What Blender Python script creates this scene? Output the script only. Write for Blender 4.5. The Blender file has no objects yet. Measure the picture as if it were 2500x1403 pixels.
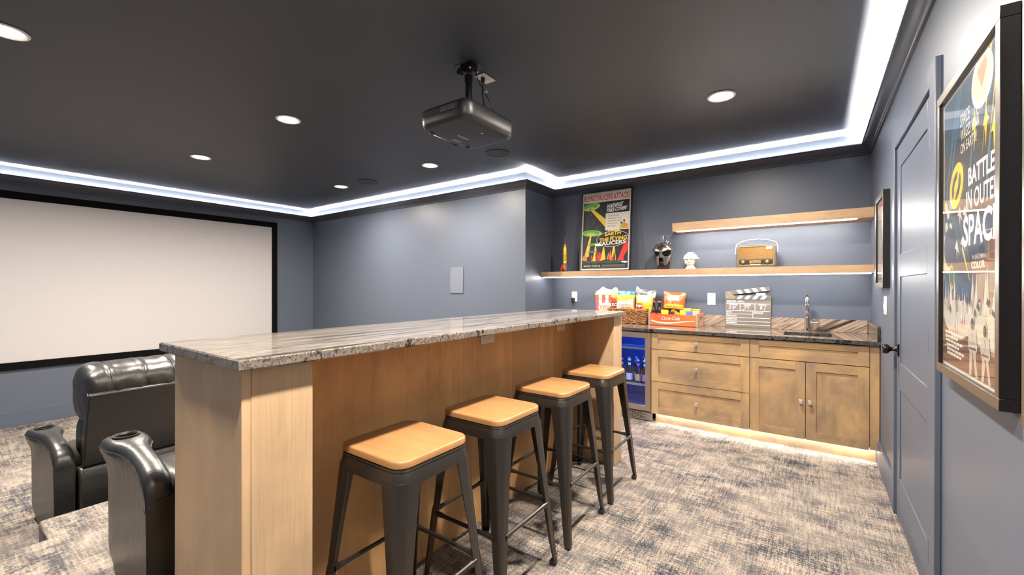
import bpy, bmesh, math, random
from mathutils import Vector, Matrix, noise as mnoise
PI = math.pi
random.seed(7)
SC = bpy.context.scene
COL = SC.collection

# ------------------------------------------------------------------ camera
cam_d = bpy.data.cameras.new('camera'); cam = bpy.data.objects.new('camera', cam_d); COL.objects.link(cam)
SC.camera = cam
YAW, PITCH, ROLL, FPX = 0.618632573, 0.00144592355, 0.00103646305, 1038.64
cam_d.sensor_fit = 'HORIZONTAL'; cam_d.sensor_width = 36.0; cam_d.lens = FPX / 2500 * 36.0
cam_d.clip_start = 0.02; cam_d.clip_end = 60
def _cam():
    cy, sy = math.cos(YAW), math.sin(YAW)
    M = Matrix(((cy, sy, 0), (0, 0, -1), (-sy, cy, 0)))
    P = Matrix(((1, 0, 0), (0, math.cos(PITCH), -math.sin(PITCH)), (0, math.sin(PITCH), math.cos(PITCH))))
    Q = Matrix(((math.cos(ROLL), -math.sin(ROLL), 0), (math.sin(ROLL), math.cos(ROLL), 0), (0, 0, 1)))
    W = Q @ P @ M                                     # rows: right, down, forward
    r, d, f = W[0], W[1], W[2]
    m = Matrix(((r[0], -d[0], -f[0], 0), (r[1], -d[1], -f[1], 0), (r[2], -d[2], -f[2], 1.314), (0, 0, 0, 1)))
    cam.matrix_world = m
_cam()

# ------------------------------------------------------------------ view, world, lamps
SC.view_settings.view_transform = 'Standard'
SC.view_settings.look = 'None'
SC.view_settings.gamma = 1.0
SC.view_settings.use_curve_mapping = False
SC.view_settings.exposure = 0.98
SC.cycles.max_bounces = 8
SC.cycles.diffuse_bounces = 5
SC.cycles.caustics_reflective = False
SC.cycles.caustics_refractive = False
SC.cycles.sample_clamp_indirect = 6.0
wd = bpy.data.worlds.new('world'); SC.world = wd; wd.use_nodes = True
wd.node_tree.nodes['Background'].inputs[0].default_value = (0.02, 0.02, 0.025, 1)

DOWN_W = 41.0            # each recessed downlight
COVE_E = 430.0            # cove strip emission
SHELF_E = 105.0
TOE_E = 38.0             # strip under the cabinets
DOWN_COL = (1.0, 0.90, 0.79)
XW, YB, ZC = 0.394, 4.80, 2.66            # right wall, back wall, ceiling
YM, XR, XS, YN = 4.158, -2.767, -7.356, -0.57   # side wall, return, screen wall, near wall
ZL = -0.265                                # lower floor
LIGHTS = [(-3.473, .277), (-3.453, 1.745), (-5.20, 1.726), (-5.187, 3.326), (-3.473, 3.312), (-.539, 3.297),
          (-.539, 1.745), (-.539, .277), (-5.20, .277)]
for i, (x, y) in enumerate(LIGHTS):
    ld = bpy.data.lights.new('downlight_lamp', 'AREA'); ld.shape = 'DISK'; ld.size = 0.11; ld.energy = DOWN_W
    ld.color = DOWN_COL; ld.spread = math.radians(170)
    lo = bpy.data.objects.new('downlight_lamp', ld); COL.objects.link(lo); lo.location = (x, y, ZC - .012)

# ------------------------------------------------------------------ materials
def newmat(name):
    m = bpy.data.materials.new(name); m.use_nodes = True
    nt = m.node_tree; nt.nodes.clear()
    out = nt.nodes.new('ShaderNodeOutputMaterial')
    return m, nt, out
def P(nt, out, col=(.8, .8, .8), rough=.5, metal=0, spec=.5, coat=0, emit=None, es=0):
    b = nt.nodes.new('ShaderNodeBsdfPrincipled')
    b.inputs['Base Color'].default_value = (*col, 1); b.inputs['Roughness'].default_value = rough
    b.inputs['Metallic'].default_value = metal; b.inputs['Specular IOR Level'].default_value = spec
    b.inputs['Coat Weight'].default_value = coat; b.inputs['Coat Roughness'].default_value = .08
    if emit: b.inputs['Emission Color'].default_value = (*emit, 1); b.inputs['Emission Strength'].default_value = es
    nt.links.new(b.outputs[0], out.inputs[0]); return b
def coords(nt, scale=(1, 1, 1), rot=(0, 0, 0), loc=(0, 0, 0)):
    t = nt.nodes.new('ShaderNodeTexCoord'); mp = nt.nodes.new('ShaderNodeMapping')
    mp.inputs['Scale'].default_value = scale; mp.inputs['Rotation'].default_value = rot; mp.inputs['Location'].default_value = loc
    src = t.outputs['Object']
    if any(rot):                                        # turn first, stretch afterwards
        m0 = nt.nodes.new('ShaderNodeMapping'); m0.inputs['Rotation'].default_value = rot; mp.inputs['Rotation'].default_value = (0, 0, 0)
        nt.links.new(src, m0.inputs[0]); src = m0.outputs[0]
    nt.links.new(src, mp.inputs[0]); return mp.outputs[0]
def NZ(nt, vec, scale=5, detail=4, rough=.55, dist=0):
    n = nt.nodes.new('ShaderNodeTexNoise'); n.inputs['Scale'].default_value = scale; n.inputs['Detail'].default_value = detail
    n.inputs['Roughness'].default_value = rough; n.inputs['Distortion'].default_value = dist
    nt.links.new(vec, n.inputs['Vector']); return n.outputs[0]
def RAMP(nt, fac, stops, interp='LINEAR'):
    r = nt.nodes.new('ShaderNodeValToRGB'); e = r.color_ramp.elements; r.color_ramp.interpolation = interp
    while len(e) > 2: e.remove(e[-1])
    for i, (p, c) in enumerate(stops):
        if i < 2: e[i].position = p; e[i].color = (*c, 1)
        else: k = e.new(p); k.color = (*c, 1)
    nt.links.new(fac, r.inputs[0]); return r.outputs[0]
def MIX(nt, a, b, fac, mode='MIX'):
    m = nt.nodes.new('ShaderNodeMix'); m.data_type = 'RGBA'; m.blend_type = mode
    for s, v in ((m.inputs['Factor'], fac), (m.inputs['A'], a), (m.inputs['B'], b)):
        if isinstance(v, (int, float)): s.default_value = v
        elif isinstance(v, tuple): s.default_value = (*v, 1)
        else: nt.links.new(v, s)
    return m.outputs['Result']
def MATH(nt, op, a, b=0.0, c=None):
    m = nt.nodes.new('ShaderNodeMath'); m.operation = op
    for i, v in enumerate((a, b) if c is None else (a, b, c)):
        if isinstance(v, (int, float)): m.inputs[i].default_value = v
        else: nt.links.new(v, m.inputs[i])
    return m.outputs[0]
def BUMP(nt, b, h, strength=.2, dist=.002):
    bp = nt.nodes.new('ShaderNodeBump'); bp.inputs['Strength'].default_value = strength; bp.inputs['Distance'].default_value = dist
    nt.links.new(h, bp.inputs['Height']); nt.links.new(bp.outputs[0], b.inputs['Normal'])
_mc = {}
def flat(name, col, rough=.5, metal=0, spec=.5, coat=0):
    if name in _mc: return _mc[name]
    m, nt, out = newmat(name); b = P(nt, out, col, rough, metal, spec, coat)
    n = NZ(nt, coords(nt), 60, 3)                       # very slight tonal wear
    c = MIX(nt, tuple(x * .93 for x in col), tuple(min(1, x * 1.05) for x in col), n)
    nt.links.new(c, b.inputs['Base Color']); _mc[name] = m; return m
def emis(name, col, s):
    m, nt, out = newmat(name); e = nt.nodes.new('ShaderNodeEmission'); e.inputs[0].default_value = (*col, 1); e.inputs[1].default_value = s
    nt.links.new(e.outputs[0], out.inputs[0]); return m
def beads(name, col, s, pitch=.0167):
    m, nt, out = newmat(name); e = nt.nodes.new('ShaderNodeEmission'); e.inputs[0].default_value = (*col, 1)
    v = nt.nodes.new('ShaderNodeSeparateXYZ'); nt.links.new(coords(nt), v.inputs[0])
    w = MATH(nt, 'SINE', MATH(nt, 'MULTIPLY', v.outputs[0], 2 * PI / pitch))
    nt.links.new(MATH(nt, 'MULTIPLY_ADD', w, s * .6, s), e.inputs[1]); nt.links.new(e.outputs[0], out.inputs[0]); return m
def paint(name, col, rough=.42, bump=.25, var=.06, spec=.45):
    m, nt, out = newmat(name); b = P(nt, out, col, rough, 0, spec)
    n = NZ(nt, coords(nt), 1.7, 5)
    c = MIX(nt, tuple(x * (1 - var) for x in col), tuple(x * (1 + var) for x in col), n); nt.links.new(c, b.inputs['Base Color'])
    h = NZ(nt, coords(nt), 38, 4, .6); BUMP(nt, b, h, bump, .0012); return m
def wood(name, c1, c2, c3, axis='z', rough=.38, grain=1.0, plank=0, pax='y', mottle=.5, coat=.0):
    m, nt, out = newmat(name); b = P(nt, out, c1, rough, 0, .4, coat)
    k = {'x': (1.2, 22, 22), 'y': (22, 1.2, 22), 'z': (22, 22, 1.2)}[axis]
    base = coords(nt)
    vec = coords(nt, tuple(v * grain for v in k))
    if plank:
        s = nt.nodes.new('ShaderNodeSeparateXYZ'); nt.links.new(base, s.inputs[0])
        ax = {'x': 0, 'y': 1, 'z': 2}[pax]
        idx = MATH(nt, 'FLOOR', MATH(nt, 'MULTIPLY', s.outputs[ax], 1 / plank))
        wn = nt.nodes.new('ShaderNodeTexWhiteNoise'); wn.noise_dimensions = '1D'; nt.links.new(idx, wn.inputs['W'])
        va = nt.nodes.new('ShaderNodeVectorMath'); va.operation = 'ADD'; nt.links.new(vec, va.inputs[0])
        cmb = nt.nodes.new('ShaderNodeVectorMath'); cmb.operation = 'SCALE'; cmb.inputs[0].default_value = (7.3, 5.1, 9.7)
        nt.links.new(idx, cmb.inputs['Scale']); nt.links.new(cmb.outputs[0], va.inputs[1]); vec = va.outputs[0]
    g = NZ(nt, vec, 1.0, 6, .6, .6)
    col = RAMP(nt, g, [(.28, c2), (.5, c1), (.74, c3)])
    fine = NZ(nt, coords(nt, tuple(v * 7 if v > 5 else v * 3 for v in k)), 1.0, 2)
    fs = nt.nodes.new('ShaderNodeMapRange'); nt.links.new(fine, fs.inputs[0]); fs.inputs[1].default_value = .5; fs.inputs[2].default_value = .68
    col = MIX(nt, col, MIX(nt, col, tuple(x * .72 for x in c2), .85), MATH(nt, 'MULTIPLY', fs.outputs[0], .55))
    wv = nt.nodes.new('ShaderNodeTexWave'); wv.wave_type = 'BANDS'; wv.bands_direction = 'DIAGONAL'; wv.inputs['Scale'].default_value = .35; wv.inputs['Distortion'].default_value = 9; wv.inputs['Detail'].default_value = 2; wv.inputs['Detail Scale'].default_value = .35
    nt.links.new(vec, wv.inputs[0])
    col = MIX(nt, col, MIX(nt, col, c2, .8), MATH(nt, 'MULTIPLY', wv.outputs[1], .30))
    mt = NZ(nt, coords(nt, tuple(.75 if v > 5 else .45 for v in k), (0, 0, 0), (3, 1, 2)), 6, 4, .6, .5)
    col = MIX(nt, col, RAMP(nt, mt, [(.35, tuple(x * .74 for x in (c2[0], c2[1] * 1.06, c2[2] * 1.25))), (.62, c3)]), mottle)
    if plank:
        col = MIX(nt, col, MIX(nt, col, c2, .9), MATH(nt, 'MULTIPLY', wn.outputs[0], .9))
    nt.links.new(col, b.inputs['Base Color']); BUMP(nt, b, fine, .08, .0006); return m
def marble(name, axis, light, dark, mid, rot=(0, 0, 0), rough=.05, dens=1.0):
    """long parallel veins: broad bands, thin streaks and hairlines stretched along one axis"""
    m, nt, out = newmat(name); b = P(nt, out, light, rough, 0, .5)
    k = {'x': (.32, 9, 9), 'y': (9, .32, 9), 'z': (9, 9, .8), 'e': (8.5, 8.5, 5)}[axis]
    band = NZ(nt, coords(nt, tuple(v * .55 * dens for v in k), rot), 1.0, 2, .5, .5)
    strk = NZ(nt, coords(nt, tuple(v * 2.6 * dens for v in k), rot, (4, 2, 1)), 1.0, 5, .65, .8)
    hair = NZ(nt, coords(nt, tuple(v * 9 * dens for v in k), rot, (1, 7, 3)), 1.0, 3, .6)
    v = MATH(nt, 'ADD', MATH(nt, 'MULTIPLY', band, .42), MATH(nt, 'ADD', MATH(nt, 'MULTIPLY', strk, .44), MATH(nt, 'MULTIPLY', hair, .14)))
    col = RAMP(nt, v, [(.37, dark), (.43, mid), (.465, light), (.50, mid), (.525, light), (.555, tuple(x * .55 for x in light)), (.585, dark), (.63, mid), (.68, light)])
    nt.links.new(col, b.inputs['Base Color']); return m
def thin_glass(name, tint=(1, 1, 1), gl=.0):
    m, nt, out = newmat(name)
    t = nt.nodes.new('ShaderNodeBsdfTransparent'); t.inputs[0].default_value = (*tint, 1)
    g = nt.nodes.new('ShaderNodeBsdfGlossy'); g.inputs['Roughness'].default_value = gl
    f = nt.nodes.new('ShaderNodeFresnel'); ge = nt.nodes.new('ShaderNodeNewGeometry')
    nt.links.new(MATH(nt, 'MULTIPLY_ADD', ge.outputs['Backfacing'], 1 / 1.5 - 1.5, 1.5), f.inputs[0])   # same air-to-glass reflectance on both faces of the pane
    x = nt.nodes.new('ShaderNodeMixShader'); nt.links.new(f.outputs[0], x.inputs[0]); nt.links.new(t.outputs[0], x.inputs[1]); nt.links.new(g.outputs[0], x.inputs[2])
    nt.links.new(x.outputs[0], out.inputs[0]); return m
def carpet_mat():
    m, nt, out = newmat('patterned_carpet'); b = P(nt, out, (.6, .5, .4), .95, 0, .15)
    big = NZ(nt, coords(nt, (1.0, 1.5, 1)), 5.5, 4, .6)                 # worn patches
    sx = NZ(nt, coords(nt, (6, 85, 40)), 1.0, 3, .6)                     # threads along x
    sy = NZ(nt, coords(nt, (95, 9, 40)), 1.0, 3, .6)                     # threads along y
    sy2 = NZ(nt, coords(nt, (60, 4, 40), (0, 0, 0), (5, 3, 1)), 1.0, 2, .5)
    dash = NZ(nt, coords(nt, (210, 75, 90)), 1.0, 2, .5)
    v = MATH(nt, 'MULTIPLY', big, .60)
    for q, k in ((sx, .42), (sy, .46), (sy2, .22), (dash, .62)): v = MATH(nt, 'ADD', v, MATH(nt, 'MULTIPLY', q, k))
    v = MATH(nt, 'MULTIPLY', v, 1 / 2.32)
    col = RAMP(nt, v, [(.40, (.40, .355, .31)), (.455, (.30, .247, .20)), (.495, (.19, .16, .137)), (.525, (.082, .081, .085)), (.585, (.021, .027, .041))])
    hue = NZ(nt, coords(nt), 2.3, 2)
    col = MIX(nt, col, MIX(nt, col, (.33, .28, .23), .35), RAMP(nt, hue, [(.4, (0, 0, 0)), (.6, (1, 1, 1))]))
    nt.links.new(col, b.inputs['Base Color']); BUMP(nt, b, MATH(nt, 'ADD', dash, sy), .6, .004); return m
def leather():
    m, nt, out = newmat('black_leather'); b = P(nt, out, (.012, .0115, .011), .34, 0, .6)
    n = NZ(nt, coords(nt, (1.6, .8, 1.0)), 11, 5, .55, .4); f = NZ(nt, coords(nt), 260, 2)
    BUMP(nt, b, MATH(nt, 'ADD', MATH(nt, 'MULTIPLY', n, 1.0), MATH(nt, 'MULTIPLY', f, .05)), .25, .013); return m
def wicker():
    m, nt, out = newmat('woven_seagrass'); b = P(nt, out, (.25, .12, .05), .6, 0, .4)
    n = NZ(nt, coords(nt, (60, 60, 90)), 1, 3)
    nt.links.new(RAMP(nt, n, [(.3, (.10, .035, .012)), (.52, (.33, .15, .06)), (.72, (.60, .36, .18))]), b.inputs['Base Color']); return m
def brushed(name, col, rough=.3):
    m, nt, out = newmat(name); b = P(nt, out, col, rough, 1)
    n = NZ(nt, coords(nt, (4, 4, 220)), 1, 2); nt.links.new(MATH(nt, 'MULTIPLY_ADD', n, .18, rough - .09), b.inputs['Roughness']); return m

WALL = paint('slate_blue_wall_paint', (.088, .104, .138), .43, .25, .06, .4)
TRIM = paint('slate_blue_satin_trim', (.088, .104, .140), .42, .03, .06, .24)
CROWN = paint('slate_blue_crown_paint', (.058, .066, .088), .34, .05)
CEIL = paint('charcoal_ceiling_paint', (.042, .047, .057), .5, .3)
CARPET = carpet_mat()
CABW = wood('stained_alder_cabinet', (.345, .222, .118), (.23, .165, .105), (.45, .285, .135), 'x', .36, .55, mottle=.75)
CABWV = wood('stained_alder_cabinet_upright', (.345, .222, .118), (.23, .165, .105), (.45, .285, .135), 'z', .36, .55, mottle=.75)
SHELFW = wood('oak_shelf', (.47, .30, .17), (.36, .22, .12), (.55, .37, .22), 'x', .4, .6, mottle=.4)
BARW = wood('bar_panel_wood_lifted', (.78, .43, .165), (.56, .31, .125), (.86, .52, .22), 'z', .42, .6, plank=.172, mottle=.5)  # colour lifted above the pillar wood to stand in for missing fill light
ENDW = wood('bar_end_wood', (.62, .41, .22), (.54, .365, .205), (.70, .46, .25), 'z', .42, .7, mottle=.5)
PILW = wood('bar_pillar_wood', (.56, .385, .225), (.48, .32, .18), (.64, .44, .25), 'z', .42, .45, mottle=.35)
BAMBOO = wood('bamboo_seat', (.40, .205, .078), (.34, .163, .06), (.455, .245, .105), 'x', .28, .7, mottle=.3, coat=.3)
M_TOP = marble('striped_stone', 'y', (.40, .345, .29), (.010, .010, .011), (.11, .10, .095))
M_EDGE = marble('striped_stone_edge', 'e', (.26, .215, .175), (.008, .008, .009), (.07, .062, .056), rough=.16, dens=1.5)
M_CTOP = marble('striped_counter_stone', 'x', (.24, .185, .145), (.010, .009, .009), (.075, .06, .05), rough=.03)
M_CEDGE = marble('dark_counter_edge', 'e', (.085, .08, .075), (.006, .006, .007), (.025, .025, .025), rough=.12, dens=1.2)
M_SPLASH = marble('diagonal_splash_stone', 'x', (.42, .32, .245), (.012, .011, .010), (.15, .115, .09), rot=(0, math.radians(30), 0), dens=.75)
LEATHER = leather()
GUN = flat('gunmetal_powder_coat', (.085, .076, .068), .33, .8, .5)
BLACKM = flat('black_frame_satin', (.012, .011, .011), .32)
BLACKP = flat('black_plastic', (.012, .012, .013), .38)
VELVET = flat('black_velvet_border', (.003, .003, .003), .9, 0, .1)
SCREENW = flat('matte_screen_fabric', (.45, .43, .43), .85, 0, .2)
WHITEP = flat('ivory_plastic', (.74, .69, .64), .35)
DARKSLOT = flat('dark_slot', (.03, .025, .02), .6)
CHROME = flat('polished_chrome', (.82, .82, .82), .06, 1)
NICKEL = flat('polished_nickel', (.72, .69, .65), .2, .75)
BRONZE = flat('oil_rubbed_bronze', (.02, .017, .015), .18, .6)
STEEL = brushed('brushed_stainless', (.52, .46, .40), .32)
STEELD = brushed('brushed_sink_steel', (.40, .38, .36), .3)
PICGLASS = thin_glass('picture_glass')
WARMLED = emis('downlight_lens', (1, .9, .78), 14)
COVELED = emis('cove_led_strip', (1.0, .955, .90), COVE_E)
SHELFLED = beads('shelf_led_strip', (1, .96, .92), SHELF_E)
SHELFLED2 = beads('lower_shelf_led_strip', (1, .98, .96), SHELF_E * .55)
TOELED = emis('toe_kick_led_strip', (1, .95, .89), TOE_E)
BLUELED = emis('fridge_blue_led', (.01, .12, 1.0), 75)

# ------------------------------------------------------------------ mesh builder
_fc = {}
def text2d(s, bold=0.0):
    key = (s, bold)
    if key in _fc: return _fc[key]
    cu = bpy.data.curves.new('t', 'FONT'); cu.body = s; cu.size = 1; cu.offset = bold; cu.resolution_u = 3; cu.fill_mode = 'FRONT'
    o = bpy.data.objects.new('t', cu); COL.objects.link(o)
    dg = bpy.context.evaluated_depsgraph_get(); me = bpy.data.meshes.new_from_object(o.evaluated_get(dg))
    vs = [(v.co.x, v.co.y) for v in me.vertices]; fs = [tuple(p.vertices) for p in me.polygons]
    bpy.data.objects.remove(o); bpy.data.curves.remove(cu); bpy.data.meshes.remove(me)
    if vs:
        x0 = min(v[0] for v in vs); x1 = max(v[0] for v in vs); y0 = min(v[1] for v in vs); y1 = max(v[1] for v in vs)
        vs = [((v[0] - x0) / max(1e-6, x1 - x0), (v[1] - y0) / max(1e-6, y1 - y0)) for v in vs]
    _fc[key] = (vs, fs); return vs, fs
def rrect(w, h, r, n=5, cx=0, cy=0):
    r = min(r, w / 2 - 1e-5, h / 2 - 1e-5); out = []
    for k, (sx, sy) in enumerate(((1, 1), (-1, 1), (-1, -1), (1, -1))):
        for i in range(n + 1):
            a = PI / 2 * k + PI / 2 * i / n
            out.append((cx + sx * (w / 2 - r) + r * math.cos(a), cy + sy * (h / 2 - r) + r * math.sin(a)))
    return out
class MB:
    def __init__(s): s.v = []; s.f = []; s.m = []
    def add(s, vs, fs, mi=0):
        o = len(s.v); s.v += [tuple(v) for v in vs]
        for f in fs: s.f.append(tuple(o + i for i in f)); s.m.append(mi)
        return s
    def box(s, x0, x1, y0, y1, z0, z1, mi=0):
        vs = [(x, y, z) for z in (z0, z1) for y in (y0, y1) for x in (x0, x1)]
        return s.add(vs, [(0, 2, 3, 1), (4, 5, 7, 6), (0, 1, 5, 4), (2, 6, 7, 3), (0, 4, 6, 2), (1, 3, 7, 5)], mi)
    def loft(s, secs, caps=True, mi=0, closed=True):
        n = len(secs[0]); vs = [p for c in secs for p in c]; fs = []
        for i in range(len(secs) - 1):
            for j in range(n if closed else n - 1):
                k = (j + 1) % n
                fs.append((i * n + j, i * n + k, (i + 1) * n + k, (i + 1) * n + j))
        if caps: fs.append(tuple(range(n - 1, -1, -1))); fs.append(tuple((len(secs) - 1) * n + j for j in range(n)))
        return s.add(vs, fs, mi)
    def tube(s, pts, r, n=10, mi=0, caps=True):
        pts = [Vector(p) for p in pts]; rs = r if isinstance(r, (list, tuple)) else [r] * len(pts)
        t0 = (pts[1] - pts[0]).normalized(); u = t0.orthogonal().normalized(); secs = []
        for i, p in enumerate(pts):
            t = ((pts[min(i + 1, len(pts) - 1)] - pts[max(i - 1, 0)])).normalized()
            u = (u - t * u.dot(t)).normalized(); w = t.cross(u)
            secs.append([p + (u * math.cos(a) + w * math.sin(a)) * rs[i] for a in [2 * PI * j / n for j in range(n)]])
        return s.loft(secs, caps, mi)
    def lathe(s, prof, n=24, c=(0, 0, 0), ax='z', mi=0, caps=True):
        secs = []
        for r, h in prof:
            ring = []
            for j in range(n):
                a = 2 * PI * j / n; p = (r * math.cos(a), r * math.sin(a), h)
                if ax == 'y': p = (p[0], -p[2], p[1])
                if ax == 'x': p = (p[2], p[0], p[1])
                ring.append((p[0] + c[0], p[1] + c[1], p[2] + c[2]))
            secs.append(ring)
        return s.loft(secs, caps, mi)
    def prism(s, poly, a0, a1, plane='xz', mi=0):
        """polygon in a plane, extruded along the remaining axis from a0 to a1"""
        def q(p, a): return {'xz': (p[0], a, p[1]), 'yz': (a, p[0], p[1]), 'xy': (p[0], p[1], a)}[plane]
        return s.loft([[q(p, a0) for p in poly], [q(p, a1) for p in poly]], True, mi)
    def poly(s, pts, y, mi=0):                       # flat polygon facing -y
        return s.add([(p[0], y, p[1]) for p in pts], [tuple(range(len(pts)))], mi)
    def ell(s, cx, cz, rx, rz, y, mi=0, n=28, rot=0):
        c, q = math.cos(rot), math.sin(rot)
        return s.poly([(cx + rx * math.cos(a) * c - rz * math.sin(a) * q, cz + rx * math.cos(a) * q + rz * math.sin(a) * c) for a in [2 * PI * i / n for i in range(n)]], y, mi)
    def text(s, t, x0, x1, z0, z1, y, mi=0, bold=.0, shear=0.0, slope=0.0, plane='xz', flipx=False):
        vs, fs = text2d(t, bold); out = []
        for u, v in vs:
            if flipx: u = 1 - u
            X = x0 + (x1 - x0) * u + shear * (z1 - z0) * v; Z = z0 + (z1 - z0) * v + slope * (x1 - x0) * u
            out.append((X, y, Z) if plane == 'xz' else (X, Z, y))
        return s.add(out, fs, mi)
    def xf(s, M, start=0):
        s.v[start:] = [tuple(M @ Vector(v)) for v in s.v[start:]]; return s
    def build(s, name, mats, parent=None, smooth=30, bevel=0, seg=2, sub=0, fix=True):
        me = bpy.data.meshes.new(name); me.from_pydata(s.v, [], s.f)
        mats = mats if isinstance(mats, (list, tuple)) else [mats]
        for m in mats: me.materials.append(m)
        me.polygons.foreach_set('material_index', s.m)
        if fix:
            bm = bmesh.new(); bm.from_mesh(me); bmesh.ops.recalc_face_normals(bm, faces=bm.faces); bm.to_mesh(me); bm.free()
        if smooth:
            me.polygons.foreach_set('use_smooth', [True] * len(me.polygons)); me.set_sharp_from_angle(angle=math.radians(smooth))
        me.update()
        o = bpy.data.objects.new(name, me); COL.objects.link(o)
        if parent is not None: o.parent = parent
        if bevel:
            b = o.modifiers.new('bevel', 'BEVEL'); b.width = bevel; b.segments = seg; b.limit_method = 'ANGLE'; b.angle_limit = math.radians(40)
        if sub:
            b = o.modifiers.new('sub', 'SUBSURF'); b.levels = sub; b.render_levels = sub
        return o
def tag(o, label=None, cat=None, group=None, kind=None):
    if label: o['label'] = label
    if cat: o['category'] = cat
    if group: o['group'] = group
    if kind: o['kind'] = kind
    return o
def thing(name, loc, label, cat, group=None, rz=0, rx=0):
    o = bpy.data.objects.new(name, None); COL.objects.link(o); o.location = loc; o.rotation_euler = (rx, 0, rz); o.empty_display_size = .05
    return tag(o, label, cat, group)
def struct(o): o['kind'] = 'structure'; return o
def copy_tree(o, parent=None):
    c = o.copy(); COL.objects.link(c)
    if parent is not None: c.parent = parent
    for ch in list(o.children): copy_tree(ch, c)
    return c
def cut(obj, cutter_mb):
    """cut a shape out of obj's mesh for good; the cutter is removed again"""
    c = cutter_mb.build('cutter', LEATHER); c.parent = obj.parent
    b = obj.modifiers.new('cut', 'BOOLEAN'); b.operation = 'DIFFERENCE'; b.object = c; b.solver = 'EXACT'
    bpy.context.view_layer.update()
    dg = bpy.context.evaluated_depsgraph_get(); me = bpy.data.meshes.new_from_object(obj.evaluated_get(dg))
    obj.modifiers.clear(); old = obj.data; obj.data = me; bpy.data.meshes.remove(old); bpy.data.objects.remove(c)

# ================================================================== SETTING
PLAT = [(-3.545, 4.30), (-3.545, .403), (-3.258, .403), (-3.258, -.70)]      # step edge
f = MB()
f.prism([(-3.545, .403), (-3.258, .403), (-3.258, -.70), (.55, -.70), (.55, 4.95), (-3.545, 4.95)], -.30, 0, 'xy')
f.box(-7.5, -3.2, -.70, 4.3, -.42, ZL)
fl = f.build('floor', CARPET, bevel=.018, seg=4); struct(fl)
def wallbox(name, *b):
    return struct(MB().box(*b).build(name, WALL, smooth=0))
wallbox('wall_right', XW, XW + .12, YN - .12, YB + .12, -.05, ZC + .03)
wallbox('wall_back', XR - .12, XW, YB, YB + .12, -.05, ZC + .03)
wallbox('wall_return', XR - .12, XR, YM, YB, -.05, ZC + .03)
wallbox('wall_side', XS - .12, XR - .12, YM, YM + .12, ZL - .05, ZC + .03)
wallbox('wall_screen', XS - .12, XS, YN - .12, YM, ZL - .05, ZC + .03)
wallbox('wall_near', XS, XW, YN - .12, YN, ZL - .05, ZC + .03)
struct(MB().box(XS - .12, XW + .12, YN - .12, YB + .12, ZC, ZC + .05).build('ceiling', CEIL, smooth=0))

ROOM = [(XS, YN), (XW, YN), (XW, YB), (XR, YB), (XR, YM), (XS, YM)]
def inset(poly, d):
    out = []; n = len(poly)
    for i in range(n):
        p0, p1, p2 = Vector(poly[i - 1]), Vector(poly[i]), Vector(poly[(i + 1) % n])
        a = (p1 - p0).normalized(); b = (p2 - p1).normalized()
        na = Vector((-a.y, a.x)); nb = Vector((-b.y, b.x))
        k = (na + nb) / (1 + na.dot(nb)); out.append(p1 + k * d)
    return out
def ring_sweep(prof):
    secs = [[(p.x, p.y, z) for p in inset(ROOM, d)] for d, z in prof]
    m = MB(); m.loft(secs + [secs[0]], False); return m
CR = [(0, 2.465), (.012, 2.466), (.0135, 2.474), (.019, 2.477), (.0215, 2.486), (.017, 2.489), (.022, 2.496), (.030, 2.503), (.041, 2.512),
      (.051, 2.523), (.058, 2.535), (.062, 2.545), (.068, 2.546), (.068, 2.556), (.0625, 2.556), (.055, 2.538), (.035, 2.515), (.022, 2.511), (0, 2.511)]
struct(ring_sweep(CR).build('trim_1', CROWN, smooth=25))
led = ring_sweep([(.003, 2.5132), (.018, 2.5132), (.018, 2.5140), (.003, 2.5140)]).build('light_strip', COVELED, smooth=0)
tag(led, 'white LED light strip hidden behind the crown moulding all round the ceiling', 'light strip')

def baseb(name, *b):
    return struct(MB().box(*b).build(name, TRIM, bevel=.003))
baseb('baseboard_right', XW - .016, XW, 3.385, 4.197, 0, .183)
baseb('baseboard_near_right', XW - .016, XW, YN, 2.268, 0, .183)
baseb('baseboard_screen', XS, XS + .016, YN, YM, ZL, ZL + .18)
baseb('baseboard_side', XS + .016, -3.60, YM - .016, YM, ZL, ZL + .18)
baseb('baseboard_side_upper', -3.54, XR, YM - .016, YM, 0, .183)
baseb('baseboard_near', XS + .016, -3.30, YN, YN + .016, ZL, ZL + .18)
baseb('baseboard_near_upper', -3.25, XW - .016, YN, YN + .016, 0, .183)

# door with casing on the right wall
cs = MB()
cs.box(XW - .02, XW, 3.30, 3.385, 0, 2.20).box(XW - .02, XW, 2.268, 2.37, 0, 2.20).box(XW - .02, XW, 2.37, 3.30, 2.115, 2.20)
struct(cs.build('trim_2', TRIM, bevel=.003))
DX = .387
d = thing('door_1', (DX, 2.835, 0), None, None); struct(d)
def door_part(name, mb, m, par=d, **k):
    mb.v = [(v[0] - DX, v[1] - 2.835, v[2]) for v in mb.v]; return mb.build(name, m, par, **k)
y0, y1 = 2.374, 3.297; px0, px1 = 2.487, 3.190
m = MB().box(DX, XW, y0, px0, .012, 2.112).box(DX, XW, px1, y1, .012, 2.112)
for za, zb in ((.012, .245), (.742, .892), (1.372, 1.498), (1.988, 2.112)): m.box(DX, XW, px0, px1, za, zb)
door_part('door_frame', m, TRIM, bevel=.002)
for za, zb in ((.245, .742), (.892, 1.372), (1.498, 1.988)):
    door_part('door_panel', MB().box(DX + .0055, XW - .0002, px0 - .002, px1 + .002, za - .002, zb + .002), TRIM, smooth=0)
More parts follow.
